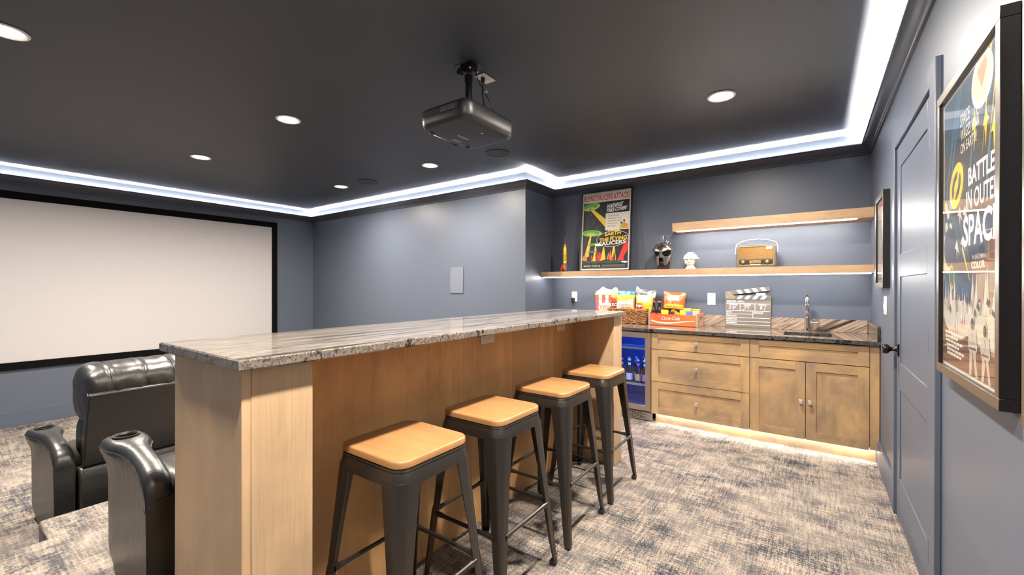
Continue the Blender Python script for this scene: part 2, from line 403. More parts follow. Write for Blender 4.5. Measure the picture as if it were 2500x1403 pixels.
for zc, mm in ((1.925, NICKEL), (1.095, BRONZE), (.245, BRONZE)):
    h = MB(); h.tube([(DX - .007, 2.372, zc - .048), (DX - .007, 2.372, zc + .048)], .006, 10)
    h.tube([(DX - .007, 2.372, zc - .054), (DX - .007, 2.372, zc + .054)], .0035, 8).box(DX - .0025, DX, 2.374, 2.392, zc - .048, zc + .048)
    o = door_part('hinge', h, mm)
    if mm is NICKEL: o['label'] = 'shiny upper hinge'
kz, ky = .962, 3.232
k = MB().box(DX - .009, DX, ky - .032, ky + .032, kz - .034, kz + .034)
rose = door_part('knob_plate', k, BRONZE, bevel=.003)
k = MB().lathe([(.0, -.008), (.017, -.008), (.012, -.016), (.0105, -.028), (.014, -.036), (.024, -.044), (.0275, -.050), (.0275, -.064), (.025, -.069), (.0, -.069)], 26, (DX, ky, kz), 'x')
o = door_part('door_knob', k, BRONZE)
struct(MB().box(XW - .0062, XW - .0002, 3.30, 3.312, 0, 2.115).build('trim_3', TRIM, smooth=0))
# ================================================================== CEILING FIXTURES
def build_downlight():
    t = thing('ceiling_light', (0, 0, 0), '', 'ceiling light', 'recessed ceiling downlights')
    MB().lathe([(.088, 0), (.092, -.003), (.090, -.007), (.080, -.009), (.068, -.004), (.066, 0)], 36).build('trim_ring', flat('white_trim_ring', (.8, .78, .75), .4), t)
    MB().lathe([(0, -.0035), (.066, -.0035), (.066, -.0005), (0, -.0005)], 36).build('lens', WARMLED, t)
    return t
LL = ['recessed ceiling light near the top left corner of the photo', 'recessed ceiling light midway between projector and projection screen',
      'recessed ceiling light close to the middle of the projection screen', 'recessed ceiling light nearest the corner of screen and blue side wall',
      'recessed ceiling light by the blue side wall, straight below the projector in view', 'recessed ceiling light over the kitchenette, right of the projector',
      'recessed ceiling light above the bar stools, outside the frame', 'recessed ceiling light over the room entrance, outside the frame',
      'recessed ceiling light at the near end of the screen, outside the frame']
dl0 = build_downlight()
for i, (x, y) in enumerate(LIGHTS):
    o = dl0 if i == 0 else copy_tree(dl0)
    o.location = (x, y, ZC); o['label'] = LL[i]
SPK = flat('dark_speaker_grille', (.035, .035, .042), .6)
def speaker(x, y, lab):
    t = thing('ceiling_speaker', (x, y, ZC), lab, 'speaker', 'flush round ceiling speakers')
    MB().lathe([(.118, 0), (.120, -.005), (.112, -.007), (.110, 0)], 40).build('rim', SPK, t)
    MB().lathe([(0, -.004), (.110, -.004), (.110, -.001), (0, -.001)], 40).build('grille', SPK, t)
speaker(-4.66, 3.36, 'dark round ceiling speaker beside the light nearest the screen corner')
speaker(-2.60, 3.40, 'dark round ceiling speaker half hidden behind the projector')

# projector
PX, PY = -1.725, 1.965
t = thing('projector', (PX, PY, 2.235), 'black ceiling mounted projector hanging from a short pole', 'projector')
PB = flat('projector_black', (.011, .0105, .0105), .42)
def rr3(w, h, r, z, dx=0, dy=0): return [(p[0] + dx, p[1] + dy, z) for p in rrect(w, h, r, 6)]
b = MB()
b.loft([rr3(.30, .37, .05, 0), rr3(.345, .425, .06, .003), rr3(.375, .455, .065, .014), rr3(.388, .468, .07, .034), rr3(.39, .47, .07, .06),
        rr3(.386, .466, .06, .09), rr3(.372, .45, .05, .112), rr3(.34, .42, .05, .124), rr3(.30, .38, .05, .127)])
b.build('body', PB, t, smooth=50)
MB().box(-.15, .12, -.2365, -.2335, .066, .098).build('side_panel', flat('projector_side_panel', (.008, .008, .008), .5), t)
lb = MB().box(-.01, .115, -.2385, -.2362, .064, .097, 0)
for i in range(6):
    z = .093 - i * .0052
    lb.box(-.005, .045, -.2389, -.2385, z - .0016, z, 1).box(.052, .110, -.2389, -.2385, z - .0016, z, 1)
lb.build('warning_label', [BLACKP, flat('label_grey_print', (.17, .17, .165), .6)], t)
lb = MB()
for i in range(4): lb.box(-.155, -.125, -.2352, -.2345, .052 + i * .005, .0545 + i * .005)
lb.build('rating_label', flat('label_grey_print', (.17, .17, .165), .6), t)
lg = MB().text('EPSON', -.045, .045, -.009, .009, 0, 0, .03, 0, 0, 'xy')
lg.v = [(-.045 - v[1], -v[0], -.0006) for v in lg.v]
lg.build('logo_lettering', flat('logo_grey', (.45, .43, .41), .5), t, smooth=0, fix=False)
MB().box(.09, .10, .005, .022, -.0008, 0).build('sticker', flat('sticker_white', (.55, .54, .52), .5), t)
MB().box(-.135, -.10, -.02, .055, -.0008, 0).build('sticker', flat('sticker_grey_blue', (.10, .12, .14), .4), t)
MB().box(.135, .172, .04, .085, .004, .02).build('sensor_window', flat('gloss_black_window', (.003, .003, .003), .08), t)
MB().lathe([(0, -.19), (.055, -.19), (.058, -.196), (.058, -.205), (.045, -.212), (.042, -.204), (0, -.204)], 28, (0, .09, .06), 'x').build('lens_barrel', BLACKP, t)
for sy in (-1, 1): MB().lathe([(.014, -.006), (.016, 0), (.016, .004)], 16, (-.15, sy * .16, 0)).build('foot', BLACKP, t)
MB().box(-.11, .11, -.015, .015, .127, .135).box(-.015, .015, -.14, .14, .127, .135).build('mount_spider', BLACKM, t, bevel=.002)
MB().lathe([(.021, .13), (.021, .37)], 20).lathe([(.026, .325), (.026, .365)], 20).build('mount_pole', BLACKM, t)
mp = MB().box(-.075, .075, -.055, .055, .421, .425).box(-.045, .045, -.03, .03, .38, .421)
mp.build('ceiling_plate', BLACKM, t, bevel=.003)
for sx, sy in ((-.04, -.034), (.04, -.034), (.04, .034), (-.04, .034)):
    MB().lathe([(0, 0), (.008, 0), (.008, .006), (0, .006)], 6, (sx, sy, .392), 'y').build('bolt', NICKEL, t)
MB().lathe([(0, -.012), (.02, -.012), (.02, .012), (0, .012)], 18, (-.01, -.062, .37), 'y').build('tilt_knob', BLACKP, t)
MB().lathe([(.012, 0), (.014, -.006), (.013, -.024), (.006, -.036)], 14, (-.010, .148, .417)).tube([(-.010, .148, .387), (-.005, .138, .317), (.02, .118, .247), (.06, .088, .177), (.09, .108, .124)], .0035, 8).build('power_cord', BLACKP, t)
MB().tube([(.025, .025, .395), (.045, .055, .325), (.075, .085, .255), (.105, .095, .175), (.135, .155, .122)], .003, 8).build('signal_cable', BLACKP, t)
MB().box(.062, .078, .07, .085, .272, .286).build('cable_tag', flat('sticker_white', (.55, .54, .52), .5), t)
# ceiling outlet
t = thing('ceiling_outlet', (-1.735, 2.135, ZC), 'white duplex outlet plate on the ceiling behind the projector mount', 'outlet')
MB().box(-.04, .04, -.062, .062, -.006, 0).build('cover_plate', WHITEP, t, bevel=.003)
MB().lathe([(0, -.008), (.016, -.008), (.016, -.005), (0, -.005)], 20, (0, -.022, 0)).lathe([(0, -.008), (.016, -.008), (.016, -.005), (0, -.005)], 20, (0, .022, 0)).build('socket', WHITEP, t)
# projection screen
t = thing('projection_screen', (XS, 1.804, .46), 'large white projection screen with black velvet frame on the wall', 'screen')
hw, hh = 1.632, 1.836
MB().box(.012, .022, -hw - .01, hw + .01, -.01, hh + .01).build('screen_fabric', SCREENW, t, smooth=0)
fr = .084
for a in ((-hw - fr, hw + fr, hh, hh + fr), (-hw - fr, hw + fr, -fr, 0), (-hw - fr, -hw, 0, hh), (hw, hw + fr, 0, hh)):
    MB().box(.0, .036, *a).build('frame_bar', VELVET, t, bevel=.004)

t = thing('wall_panel', (-3.85, YM, 1.40), 'blank slate grey cover panel on the blue side wall', 'wall panel')
PANELC = flat('painted_panel_grey', (.135, .150, .185), .35)
MB().box(-.113, .113, -.012, 0, -.168, .168).build('cover', PANELC, t, bevel=.002)
# ================================================================== BAR
t = thing('bar', (-1.45, 1.815, 0), 'long wooden bar with vertical board front and square end pillars', 'bar')
def loc(mb, c): mb.v = [(v[0] - c[0], v[1] - c[1], v[2] - c[2]) for v in mb.v]; return mb
BC = (-1.45, 1.815, 0)
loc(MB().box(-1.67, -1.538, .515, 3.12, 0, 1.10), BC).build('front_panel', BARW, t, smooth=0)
loc(MB().box(-1.69, -1.668, .49, 3.14, 0, 1.10), BC).build('rear_panel', ENDW, t, smooth=0)
loc(MB().box(-1.668, -1.206, .49, .513, 0, 1.10), BC).build('end_panel', ENDW, t, bevel=.001)
loc(MB().box(-1.538, -1.204, .513, .680, 0, 1.10), BC).build('pillar', PILW, t, bevel=.0015)
loc(MB().box(-1.538, -1.204, 2.985, 3.14, 0, 1.10), BC).build('pillar', PILW, t, bevel=.0015)
t = thing('bar_countertop', (-1.4675, 1.80, 1.10), 'polished grey and cream striped stone top on the bar', 'countertop')
cm = MB()
def slab(mb, w, l, z0, z1):
    e = .004
    mb.loft([[(sx * (w - (e if z in (z0, z1) else 0)), sy * (l - (e if z in (z0, z1) else 0)), z) for sx, sy in ((-1, -1), (1, -1), (1, 1), (-1, 1))] for z in (z0, z0 + e, z1 - e, z1)])
slab(cm, .2975, 1.331, .0005, .030)
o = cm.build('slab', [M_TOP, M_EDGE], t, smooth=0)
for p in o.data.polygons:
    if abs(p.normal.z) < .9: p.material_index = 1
def outlet(name, loc_, rz, label, horiz=False, group='ivory duplex outlets', rx=0):
    t = thing(name, loc_, label, 'outlet', group, rz)
    w, h = (.062, .0385) if horiz else (.0385, .062)
    MB().box(-w, w, -.006, -.0002, -h, h).build('cover_plate', WHITEP, t, bevel=.003)
    for s in (-1, 1):
        cx, cz = (s * .0195, 0) if horiz else (0, s * .0195)
        sk = MB().lathe([(0, .0062), (.0165, .0062), (.0165, .0085), (.015, .0092), (0, .0092)], 20, (cx, 0, cz), 'y', 0)
        sl = MB()
        for k in (-1, 1):
            if horiz: sl.box(cx - .004, cx + .004, -.0098, -.009, k * .0062 - .001, k * .0062 + .001)
            else: sl.box(cx + k * .0062 - .001, cx + k * .0062 + .001, -.0098, -.009, cz - .004, cz + .004)
        so = sk.build('socket', WHITEP, t); sl.build('slots', DARKSLOT, so, smooth=0)
    return t
outlet('power_outlet', (-1.538, 1.914, 1.027), PI / 2, 'wide ivory outlet under the bar top, nearer the camera', True, 'ivory outlets on the bar front')
outlet('power_outlet', (-1.538, 2.779, 1.027), PI / 2, 'wide ivory outlet under the bar top, nearer the wine fridge', True, 'ivory outlets on the bar front')

# bar stools
SEAT_Z = .762
def make_stool():
    t = thing('bar_stool', (0, 0, 0), '', 'bar stool', 'bar stools along the bar')
    hs = .168
    def sq(h, r, z): return [(p[0], p[1], z) for p in rrect(2 * h, 2 * h, r, 6)]
    MB().loft([sq(hs - .004, .048, SEAT_Z - .027), sq(hs, .05, SEAT_Z - .023), sq(hs, .05, SEAT_Z - .006), sq(hs - .002, .05, SEAT_Z - .002), sq(hs - .007, .047, SEAT_Z)]).build('seat', BAMBOO, t, smooth=40)
    s = MB()
    zt = SEAT_Z - .028
    outer = [(hs - .001, .050, zt), (hs + .001, .051, zt - .006), (hs - .002, .05, zt - .008), (hs + .003, .051, zt - .022), (hs + .007, .05, zt - .055)]
    s.loft([sq(h, r, z) for h, r, z in outer], False)
    s.loft([sq(h - .003, r, z) for h, r, z in outer], False)
    s.loft([sq(outer[-1][0], .05, outer[-1][2]), sq(outer[-1][0] - .003, .05, outer[-1][2])], False)
    s.add(sq(hs - .002, .05, zt - .002), [tuple(range(28))])
    s.build('seat_pan', GUN, t, smooth=40)
    s = MB()
    for a in (PI / 4, -PI / 4):
        dx, dy = math.cos(a) * .19, math.sin(a) * .19
        s.tube([(-dx, -dy, zt - .06), (0, 0, zt - .05), (dx, dy, zt - .06)], .007, 6)
    s.build('under_brace', GUN, t)
    # four folded sheet legs: an L section that tapers towards the foot
    def leg(sx, sy):
        l = MB(); secs = []
        for u, w in ((0, .088), (.12, .078), (.35, .060), (.6, .046), (.85, .034), (.965, .030), (.985, .026)):
            z = (zt - .040) * (1 - u) + .0 * u
            o = hs + .006 + (.220 - hs - .006) * (u ** 1.05) + (.004 if u > .9 else 0)
            th = .004; rr = min(.045 * (1 - u) + .008, w * .5)
            out = []; inn = []
            for i in range(6):
                a = PI / 2 * i / 5
                out.append((o - rr + rr * math.cos(a), o - rr + rr * math.sin(a)))
                inn.append((o - rr + (rr - th) * math.cos(a), o - rr + (rr - th) * math.sin(a)))
            ring = [(o, o - w)] + out + [(o - w, o)] + [(o - w, o - th)] + inn[::-1] + [(o - th, o - w)]
            secs.append([(sx * p[0], sy * p[1], z) for p in ring])
        l.loft(secs); return l
    for sx, sy in ((1, 1), (1, -1), (-1, 1), (-1, -1)):
        lo = leg(sx, sy).build('leg', GUN, t, smooth=35)
        r = MB()                                             # pressed rib on the corner of the leg
        pts = []
        for u in (.52, .56, .75, .93, .96):
            z = (zt - .040) * (1 - u); o_ = hs + .006 + (.220 - hs - .006) * (u ** 1.05); q = o_ - .0115 * (1 - u) - .0022
            pts.append((sx * q, sy * q, z))
        r.tube(pts, [.001, .0042, .0042, .0042, .001], 8); r.build('rib', GUN, lo)
        fz = MB(); q = .2165
        fz.loft([[(sx * (q + a * .013 - .012), sy * (q + b * .013 - .012), z) for a, b in ((1, 1), (-1, 1), (-1, -1), (1, -1))] for z in (0.0, .016, .022)])
        fz.build('foot_glide', BLACKP, lo, bevel=.003)
    bz = .30; bo = .168 + .006 + .046 * ((1 - bz / (zt - .04)) ** 1.05) - .006
    for sx, sy in ((1, 0), (-1, 0), (0, 1), (0, -1)):
        if sx: a, b_ = (sx * bo, -bo + .03, bz), (sx * bo, bo - .03, bz)
        else: a, b_ = (-bo + .03, sy * bo, bz), (bo - .03, sy * bo, bz)
        A, B = Vector(a), Vector(b_); dd = (B - A)
        br = MB().tube([A, A + dd * .06, A + dd * .14, A + dd * .5, A + dd * .86, A + dd * .94, B], [.013, .012, .0085, .0085, .0085, .012, .013], 8)
        br.build('footrest_bar', GUN, t)
    return t
SL = ['metal bar stool nearest the camera with bamboo seat', 'second metal bar stool counted from the camera, bamboo seat',
      'third metal bar stool counted from the camera, bamboo seat', 'metal bar stool farthest away, beside the wine fridge']
st0 = make_stool()
for i, (x, y, rz) in enumerate([(-1.216, 1.04, 0), (-1.214, 1.550, 0), (-1.214, 2.108, 0), (-1.214, 2.655, 0)]):
    o = st0 if i == 0 else copy_tree(st0); o.location = (x, y, 0); o.rotation_euler = (0, 0, rz); o['label'] = SL[i]
# ================================================================== RECLINERS  (local x: front to back, y: across, z: up)
def smoothnoise(m, amp, sc, start=0):
    for i in range(start, len(m.v)):
        v = Vector(m.v[i]); n = mnoise.noise_vector(v * sc); m.v[i] = tuple(v + Vector(n) * amp)
def make_recliner():
    t = thing('recliner', (0, 0, 0), '', 'recliner', 'black leather theatre recliners')
    W = .80
    def arm(side):
        y0 = 0 if side == 0 else W - .09
        # x, z top, half width at the top, half width of body
        st = [(-.012, .575, .060, .040), (.004, .603, .074, .044), (.03, .617, .079, .045), (.10, .620, .081, .045), (.165, .620, .077, .045), (.20, .618, .064, .045),
              (.24, .614, .051, .045), (.32, .605, .046, .045), (.42, .592, .046, .045), (.49, .572, .046, .045), (.535, .548, .046, .045), (.562, .510, .045, .045), (.572, .455, .045, .045)]
        m = MB(); secs = []
        for x, zt, ht, hb in st:
            c = y0 + .045
            k = min(1, max(0, (x + .012) / .08)); zb = .005 + .10 * (1 - k)
            ring = []
            for sgn in (-1, 1):
                pts = [(hb - .006, zb), (hb, zb + .03), (hb, .26), (hb + .001, .42), (hb + (ht - hb) * .25, zt - .105), (hb + (ht - hb) * .7, zt - .072), (ht, zt - .048), (ht, zt - .028), (ht - .008, zt - .010), (ht - .028, zt)]
                if sgn > 0: pts = pts[::-1]
                ring += [(x, c + sgn * p[0], p[1]) for p in pts]
            secs.append(ring)
        m.loft(secs); smoothnoise(m, .0035, 9)
        o = m.build('armrest', LEATHER, t, smooth=55)
        cut(o, MB().lathe([(.040, .52), (.040, .66)], 30, (.09, y0 + .045, 0)))
        for p in o.data.polygons: p.use_smooth = True
        o.data.set_sharp_from_angle(angle=math.radians(50))
        c = MB().lathe([(.046, .619), (.050, .622), (.049, .627), (.043, .627), (.038, .619), (.038, .535), (0, .533)], 30, (.09, y0 + .045, 0), caps=False)
        c.build('cup_holder', BLACKP, o)
        for sgn in (-1, 1):                                  # welt along the top edge
            pts = [(x, y0 + .045 + sgn * (ht + .001), zt - .034) for x, zt, ht, hb in st[2:]] + [(.574, y0 + .045 + sgn * .045, .30), (.573, y0 + .045 + sgn * .044, .02)]
            MB().tube(pts, .003, 6).build('piping', LEATHER, o)
        sm = MB().box(.570, .5755, y0 + .004, y0 + .086, .462, .466); sm.build('seam', LEATHER, o)
    arm(0); arm(1)
    def cushion(name, y0, y1, sec, ny=13, pinch=.05, amp=.004, tuft=()):
        """sec: closed list of (x, z) outline; swept across the seat with rounded ends"""
        m = MB(); secs = []; cx = sum(p[0] for p in sec) / len(sec); cz = sum(p[1] for p in sec) / len(sec)
        for i in range(ny):
            u = i / (ny - 1); e = min(u, 1 - u) * (y1 - y0); k = 1 if e > pinch else .62 + .38 * math.sqrt(max(0, 1 - (1 - e / pinch) ** 2))
            g = 1 - .035 * sum(math.exp(-((u - q) / .018) ** 2) for q in tuft)
            secs.append([(cx + (p[0] - cx) * k * g, y0 + (y1 - y0) * u, cz + (p[1] - cz) * k * g) for p in sec])
        m.loft(secs); smoothnoise(m, amp, 14)
        return m.build(name, LEATHER, t, smooth=70, sub=1)
    def oval(cx, cz, rx, rz, tilt, n=20, p=2.6):
        out = []
        for i in range(n):
            a = 2 * PI * i / n; c, s = math.cos(a), math.sin(a)
            X = rx * math.copysign(abs(c) ** (2 / p), c); Z = rz * math.copysign(abs(s) ** (2 / p), s)
            out.append((cx + X * math.cos(tilt) + Z * math.sin(tilt), cz - X * math.sin(tilt) + Z * math.cos(tilt)))
        return out
    MB().box(.05, .52, .095, W - .095, .10, .36).build('seat_base', LEATHER, t, bevel=.02, seg=3)
    cushion('seat_cushion', .095, W - .095, oval(.24, .415, .27, .085, -.03), pinch=.04)
    cushion('footrest', .095, W - .095, oval(.0, .27, .05, .15, 0), pinch=.04)
    cushion('lumbar_cushion', .118, W - .118, oval(.475, .60, .115, .17, .16), pinch=.04)
    hr = cushion('headrest', .112, W - .112, oval(.515, .890, .175, .190, .14, 28), 57, .07, .009, (.22, .52, .80))
    for q in (.22, .52, .80):
        lp = [(.515 + (p[0] - .515) * .972, .112 + (W - .224) * q, .890 + (p[1] - .890) * .972) for p in oval(.515, .890, .175, .190, .14, 28)]
        MB().tube(lp + [lp[0]], .0032, 6, caps=False).build('seam', LEATHER, hr)
    # reclined back shell with a welted edge, then the skirt below it
    b = MB(); z0, z1 = .43, .90; xa, xb = .585, .700; th = .07
    b.prism([(xa, z0), (xb, z1), (xb - .02, z1 + .012), (xb - th, z1), (xa - th, z0)], .122, W - .122, 'xz')
    b.build('back_panel', LEATHER, t, bevel=.012, seg=3)
    for yy in (.122, W - .122):
        MB().tube([(xa + .002, yy, z0), (xb + .001, yy, z1), (xb - .02, yy, z1 + .012)], .0035, 6).build('piping', LEATHER, t)
    MB().tube([(xb - .012, .122, z1 + .008), (xb - .012, W - .122, z1 + .008)], .0035, 6).build('piping', LEATHER, t)
    s = MB(); s.prism([(.50, .05), (.60, .05), (.612, .20), (.600, .36), (.575, .425), (.50, .425)], .105, W - .105, 'xz')
    s.build('skirt', LEATHER, t, bevel=.014, seg=3)
    for sy in (.16, W - .16): MB().box(.10, .52, sy - .02, sy + .02, 0, .10).build('base_rail', BLACKP, t)
    return t
rc = make_recliner()
rc.location = (-2.700, .526, 0); rc['label'] = 'black leather recliner nearest the camera, mostly hidden behind the bar end'
r2 = copy_tree(rc)
for ch in rc.children:                                       # the nearer seat is set more upright
    if ch.name.startswith(('headrest', 'lumbar')): ch.location = (.13, .03, 0)
    if ch.name.startswith(('back_panel', 'piping')): ch.location = (.10, .02, 0)
r2.location = (-4.352, .462, ZL); r2.rotation_euler = (0, 0, math.radians(3.2))
r2['label'] = 'black leather recliner on the lower floor, its whole back facing the camera'
# ================================================================== KITCHENETTE
FY = 4.115
def shaker(par, name, x0, x1, z0, z1, fw, knob, vertical=False, label=None):
    """a recessed panel front: four rails and the panel; origin of par is its world place"""
    c = par.location; W_ = CABWV if vertical else CABW
    b = MB()
    b.box(x0, x0 + fw, FY, FY + .02, z0, z1, 1).box(x1 - fw, x1, FY, FY + .02, z0, z1, 1)
    fr = fw * .74 if z1 - z0 < .2 else fw
    b.box(x0 + fw, x1 - fw, FY, FY + .02, z0, z0 + fr, 0).box(x0 + fw, x1 - fw, FY, FY + .02, z1 - fr, z1, 0)
    loc(b, c); o = b.build(name, [CABW, CABWV], par, smooth=0)
    loc(MB().box(x0 + fw, x1 - fw, FY + .009, FY + .018, z0 + fr, z1 - fr), c).build('recessed_panel', W_, o, smooth=0)
    if knob:
        kx, kz = knob
        k = MB().lathe([(.006, 0), (.005, .012), (.012, .016)], 14, (kx, FY, kz), 'y')
        k.loft([[(kx + p[0], FY - yy, kz + p[1]) for p in rrect(.026 * q, .034 * q, .006, 4)] for yy, q in ((.014, .8), (.018, 1), (.025, 1), (.028, .85))])
        loc(k, c); k.build('knob', NICKEL, o, bevel=.001)
    return o
g = .0025
t = thing('drawer_cabinet', (-.866, 4.45, 0), 'wooden base cabinet with three drawers beside the wine fridge', 'cabinet', 'kitchenette base cabinets')
loc(MB().box(-1.282, -.450, FY + .021, 4.775, .100, .880), t.location).build('carcass', CABWV, t, smooth=0)
loc(MB().box(-1.265, -.450, 4.20, 4.215, 0, .100), t.location).build('toe_kick', CABW, t, smooth=0)
shaker(t, 'drawer', -1.281, -.4525, .722, .875, .066, (-.872, .797))
shaker(t, 'drawer', -1.281, -.4525, .413, .716, .066, (-.872, .563))
shaker(t, 'drawer', -1.281, -.4525, .102, .408, .066, (-.872, .250))
t = thing('sink_cabinet', (-.03, 4.45, 0), 'wooden sink cabinet with two doors beside the right wall', 'cabinet', 'kitchenette base cabinets')
c = MB().box(-.4498, -.43, FY + .021, 4.775, .100, .880).box(.314, .333, FY + .021, 4.775, .100, .880).box(-.43, .314, FY + .021, 4.775, .100, .118).box(-.43, .314, 4.757, 4.775, .118, .880)
loc(c, t.location).build('carcass', CABWV, t, smooth=0)
loc(MB().box(-.4498, .3765, 4.20, 4.215, 0, .100), t.location).build('toe_kick', CABW, t, smooth=0)
loc(MB().box(.3345, .389, FY + .002, FY + .022, .105, .880), t.location).build('filler_strip', CABWV, t, smooth=0)
shaker(t, 'false_front', -.4475, .331, .722, .875, .066, None)
shaker(t, 'door', -.4475, -.0615, .102, .716, .066, (-.089, .403), True)
shaker(t, 'door', -.0575, .331, .102, .716, .066, (-.030, .403), True)
for x0, x1 in ((-1.262, .370),):
    o = MB().box(x0, x1, 4.155, 4.167, .0930, .0985).build('light_strip', TOELED, smooth=0)
    tag(o, 'warm LED strip glowing under the kitchenette cabinets at floor level', 'light strip')

# countertop with a sink opening, and its upstand
t = thing('kitchen_countertop', (-1.19, 4.45, .884), 'dark striped stone countertop over the kitchenette cabinets', 'countertop')
CT = Vector((-1.19, 4.45, .884))
sx0, sx1, sy0, sy1 = -.216, .116, 4.240, 4.548
top = MB()
for a in ((-2.767, sx0, 4.09, 4.799), (sx1, .3935, 4.09, 4.799), (sx0, sx1, 4.09, sy0), (sx0, sx1, sy1, 4.799)):
    top.box(*a, .884, .914)
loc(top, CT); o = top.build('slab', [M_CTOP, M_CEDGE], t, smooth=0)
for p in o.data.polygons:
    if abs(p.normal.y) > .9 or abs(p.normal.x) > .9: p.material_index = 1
o = MB().box(-2.766, .373, 4.78, 4.799, .9143, 1.025).build('backsplash', M_SPLASH, bevel=.0015)
tag(o, 'low striped stone backsplash along the back wall behind the faucet', 'backsplash')
o = MB().box(.374, .3935, 4.09, 4.799, .9143, 1.025).build('side_splash', M_CEDGE, bevel=.0015)
tag(o, 'short dark stone side splash against the right wall', 'backsplash')
t = thing('sink', (-.05, 4.394, .884), 'small stainless steel undermount sink set in the dark countertop', 'sink')
b = MB(); w, l = (sx1 - sx0) / 2 + .004, (sy1 - sy0) / 2 + .004
def sr(w_, l_, r, z): return [(p[0], p[1], z) for p in rrect(2 * w_, 2 * l_, r, 5)]
b.loft([sr(w + .02, l + .02, .02, -.0005), sr(w, l, .02, -.001), sr(w - .004, l - .004, .02, -.10), sr(w - .03, l - .03, .03, -.13)], False)
b.add(sr(w - .03, l - .03, .03, -.13), [tuple(range(24))])
b.build('basin', STEELD, t, smooth=40, fix=False)
MB().lathe([(0, -.129), (.03, -.129), (.034, -.1275), (.02, -.127), (0, -.1285)], 24).build('drain', CHROME, t)
# faucet
t = thing('faucet', (-.056, 4.690, .914), 'chrome bar faucet with high arched spout and side lever', 'faucet')
MB().lathe([(0, 0), (.030, 0), (.030, .006), (.0225, .009), (.0222, .128), (.020, .131), (0, .131)], 26).build('body', CHROME, t)
pts = [(0, 0, .128), (0, 0, .24)]
R_ = .062
for i in range(1, 13):
    a = PI * i / 12; pts.append((0, -R_ + R_ * math.cos(a), .262 + R_ * math.sin(a)))
pts.append((0, -2 * R_, .245))
MB().tube(pts, .0145, 16).build('spout', CHROME, t)
MB().lathe([(.0148, .250), (.0190, .244), (.0195, .170), (.0175, .166), (0, .166)], 20, (0, -2 * R_, 0)).build('spray_head', CHROME, t)
MB().tube([(.018, 0, .078), (.080, 0, .078)], .0115, 16).tube([(.063, 0, .084), (.063, 0, .09)], .006, 10).build('valve', CHROME, t)
MB().tube([(.074, 0, .082), (.076, -.002, .12), (.078, -.004, .160)], [.006, .0045, .004], 12).build('lever', CHROME, t)

# wine fridge
FXC = -1.585
t = thing('wine_fridge', (FXC, 4.45, 0), 'stainless steel wine fridge with glass door and blue lit inside', 'fridge')
FP = t.location
INNER = flat('fridge_liner', (.12, .14, .19), .4)
x0, x1 = -1.882, -1.288
c = MB().box(x0, x0 + .03, 4.165, 4.74, .082, .875).box(x1 - .03, x1, 4.165, 4.74, .082, .875).box(x0 + .03, x1 - .03, 4.165, 4.74, .845, .875)
c.box(x0 + .03, x1 - .03, 4.165, 4.74, .082, .112).box(x0 + .03, x1 - .03, 4.71, 4.74, .112, .845).box(x0 + .05, x1 - .05, 4.21, 4.74, 0, .082)
loc(c, FP).build('cabinet_body', INNER, t, smooth=0)
dz0, dz1 = .112, .872
dr = MB().box(x0, x0 + .055, 4.118, 4.160, dz0, dz1).box(x1 - .055, x1, 4.118, 4.160, dz0, dz1).box(x0 + .055, x1 - .055, 4.118, 4.160, dz1 - .055, dz1).box(x0 + .055, x1 - .055, 4.118, 4.160, dz0, dz0 + .052)
dro = loc(dr, FP).build('door', STEEL, t, bevel=.0015)
loc(MB().box(x0 + .056, x1 - .056, 4.134, 4.139, dz0 + .053, dz1 - .056), FP).build('door_glass', thin_glass('fridge_glass', (.80, .86, .95)), dro, smooth=0)
gr = MB().box(x0, x1, 4.172, 4.19, .006, .098)
gro = loc(gr, FP).build('grille', STEEL, t, bevel=.001)
sl = MB()
for r in range(6):
    for q in range(9):
        xx = x0 + .04 + q * .058 + (.029 if r % 2 else 0)
        if xx + .044 < x1 - .07: sl.box(xx, xx + .044, 4.1705, 4.1725, .018 + r * .0125, .0245 + r * .0125)
loc(sl, FP).build('grille_slots', DARKSLOT, gro, smooth=0)
for z in (.342, .70):
    sh = MB(); 
    for q in range(14): sh.tube([(x0 + .05 + q * .038, 4.20, z), (x0 + .05 + q * .038, 4.68, z)], .0025, 6)
    sh.box(x0 + .034, x1 - .034, 4.185, 4.197, z - .008, z + .014).tube([(x0 + .034, 4.45, z - .004), (x1 - .034, 4.45, z - .004)], .004, 6)
    loc(sh, FP).build('shelf', NICKEL, t)
loc(MB().box(x0 + .06, x1 - .06, 4.23, 4.26, .838, .8445), FP).build('interior_light', BLUELED, t, smooth=0)
loc(MB().box(x1 - .036, x1 - .0305, 4.20, 4.212, .30, .82), FP).build('interior_light', BLUELED, t, smooth=0)
BROWN = flat('brown_bottle_glass', (.030, .012, .005), .08)
CAPS = [flat('bottle_cap_white', (.7, .7, .72), .3), flat('bottle_cap_gold', (.6, .42, .15), .3), flat('bottle_cap_blue', (.15, .25, .6), .3)]
LABS = [flat('label_cream', (.72, .68, .62), .5), flat('label_orange', (.72, .36, .10), .5), flat('label_violet', (.35, .16, .42), .5), flat('label_red', (.55, .08, .08), .5), flat('label_sky', (.35, .5, .75), .5)]
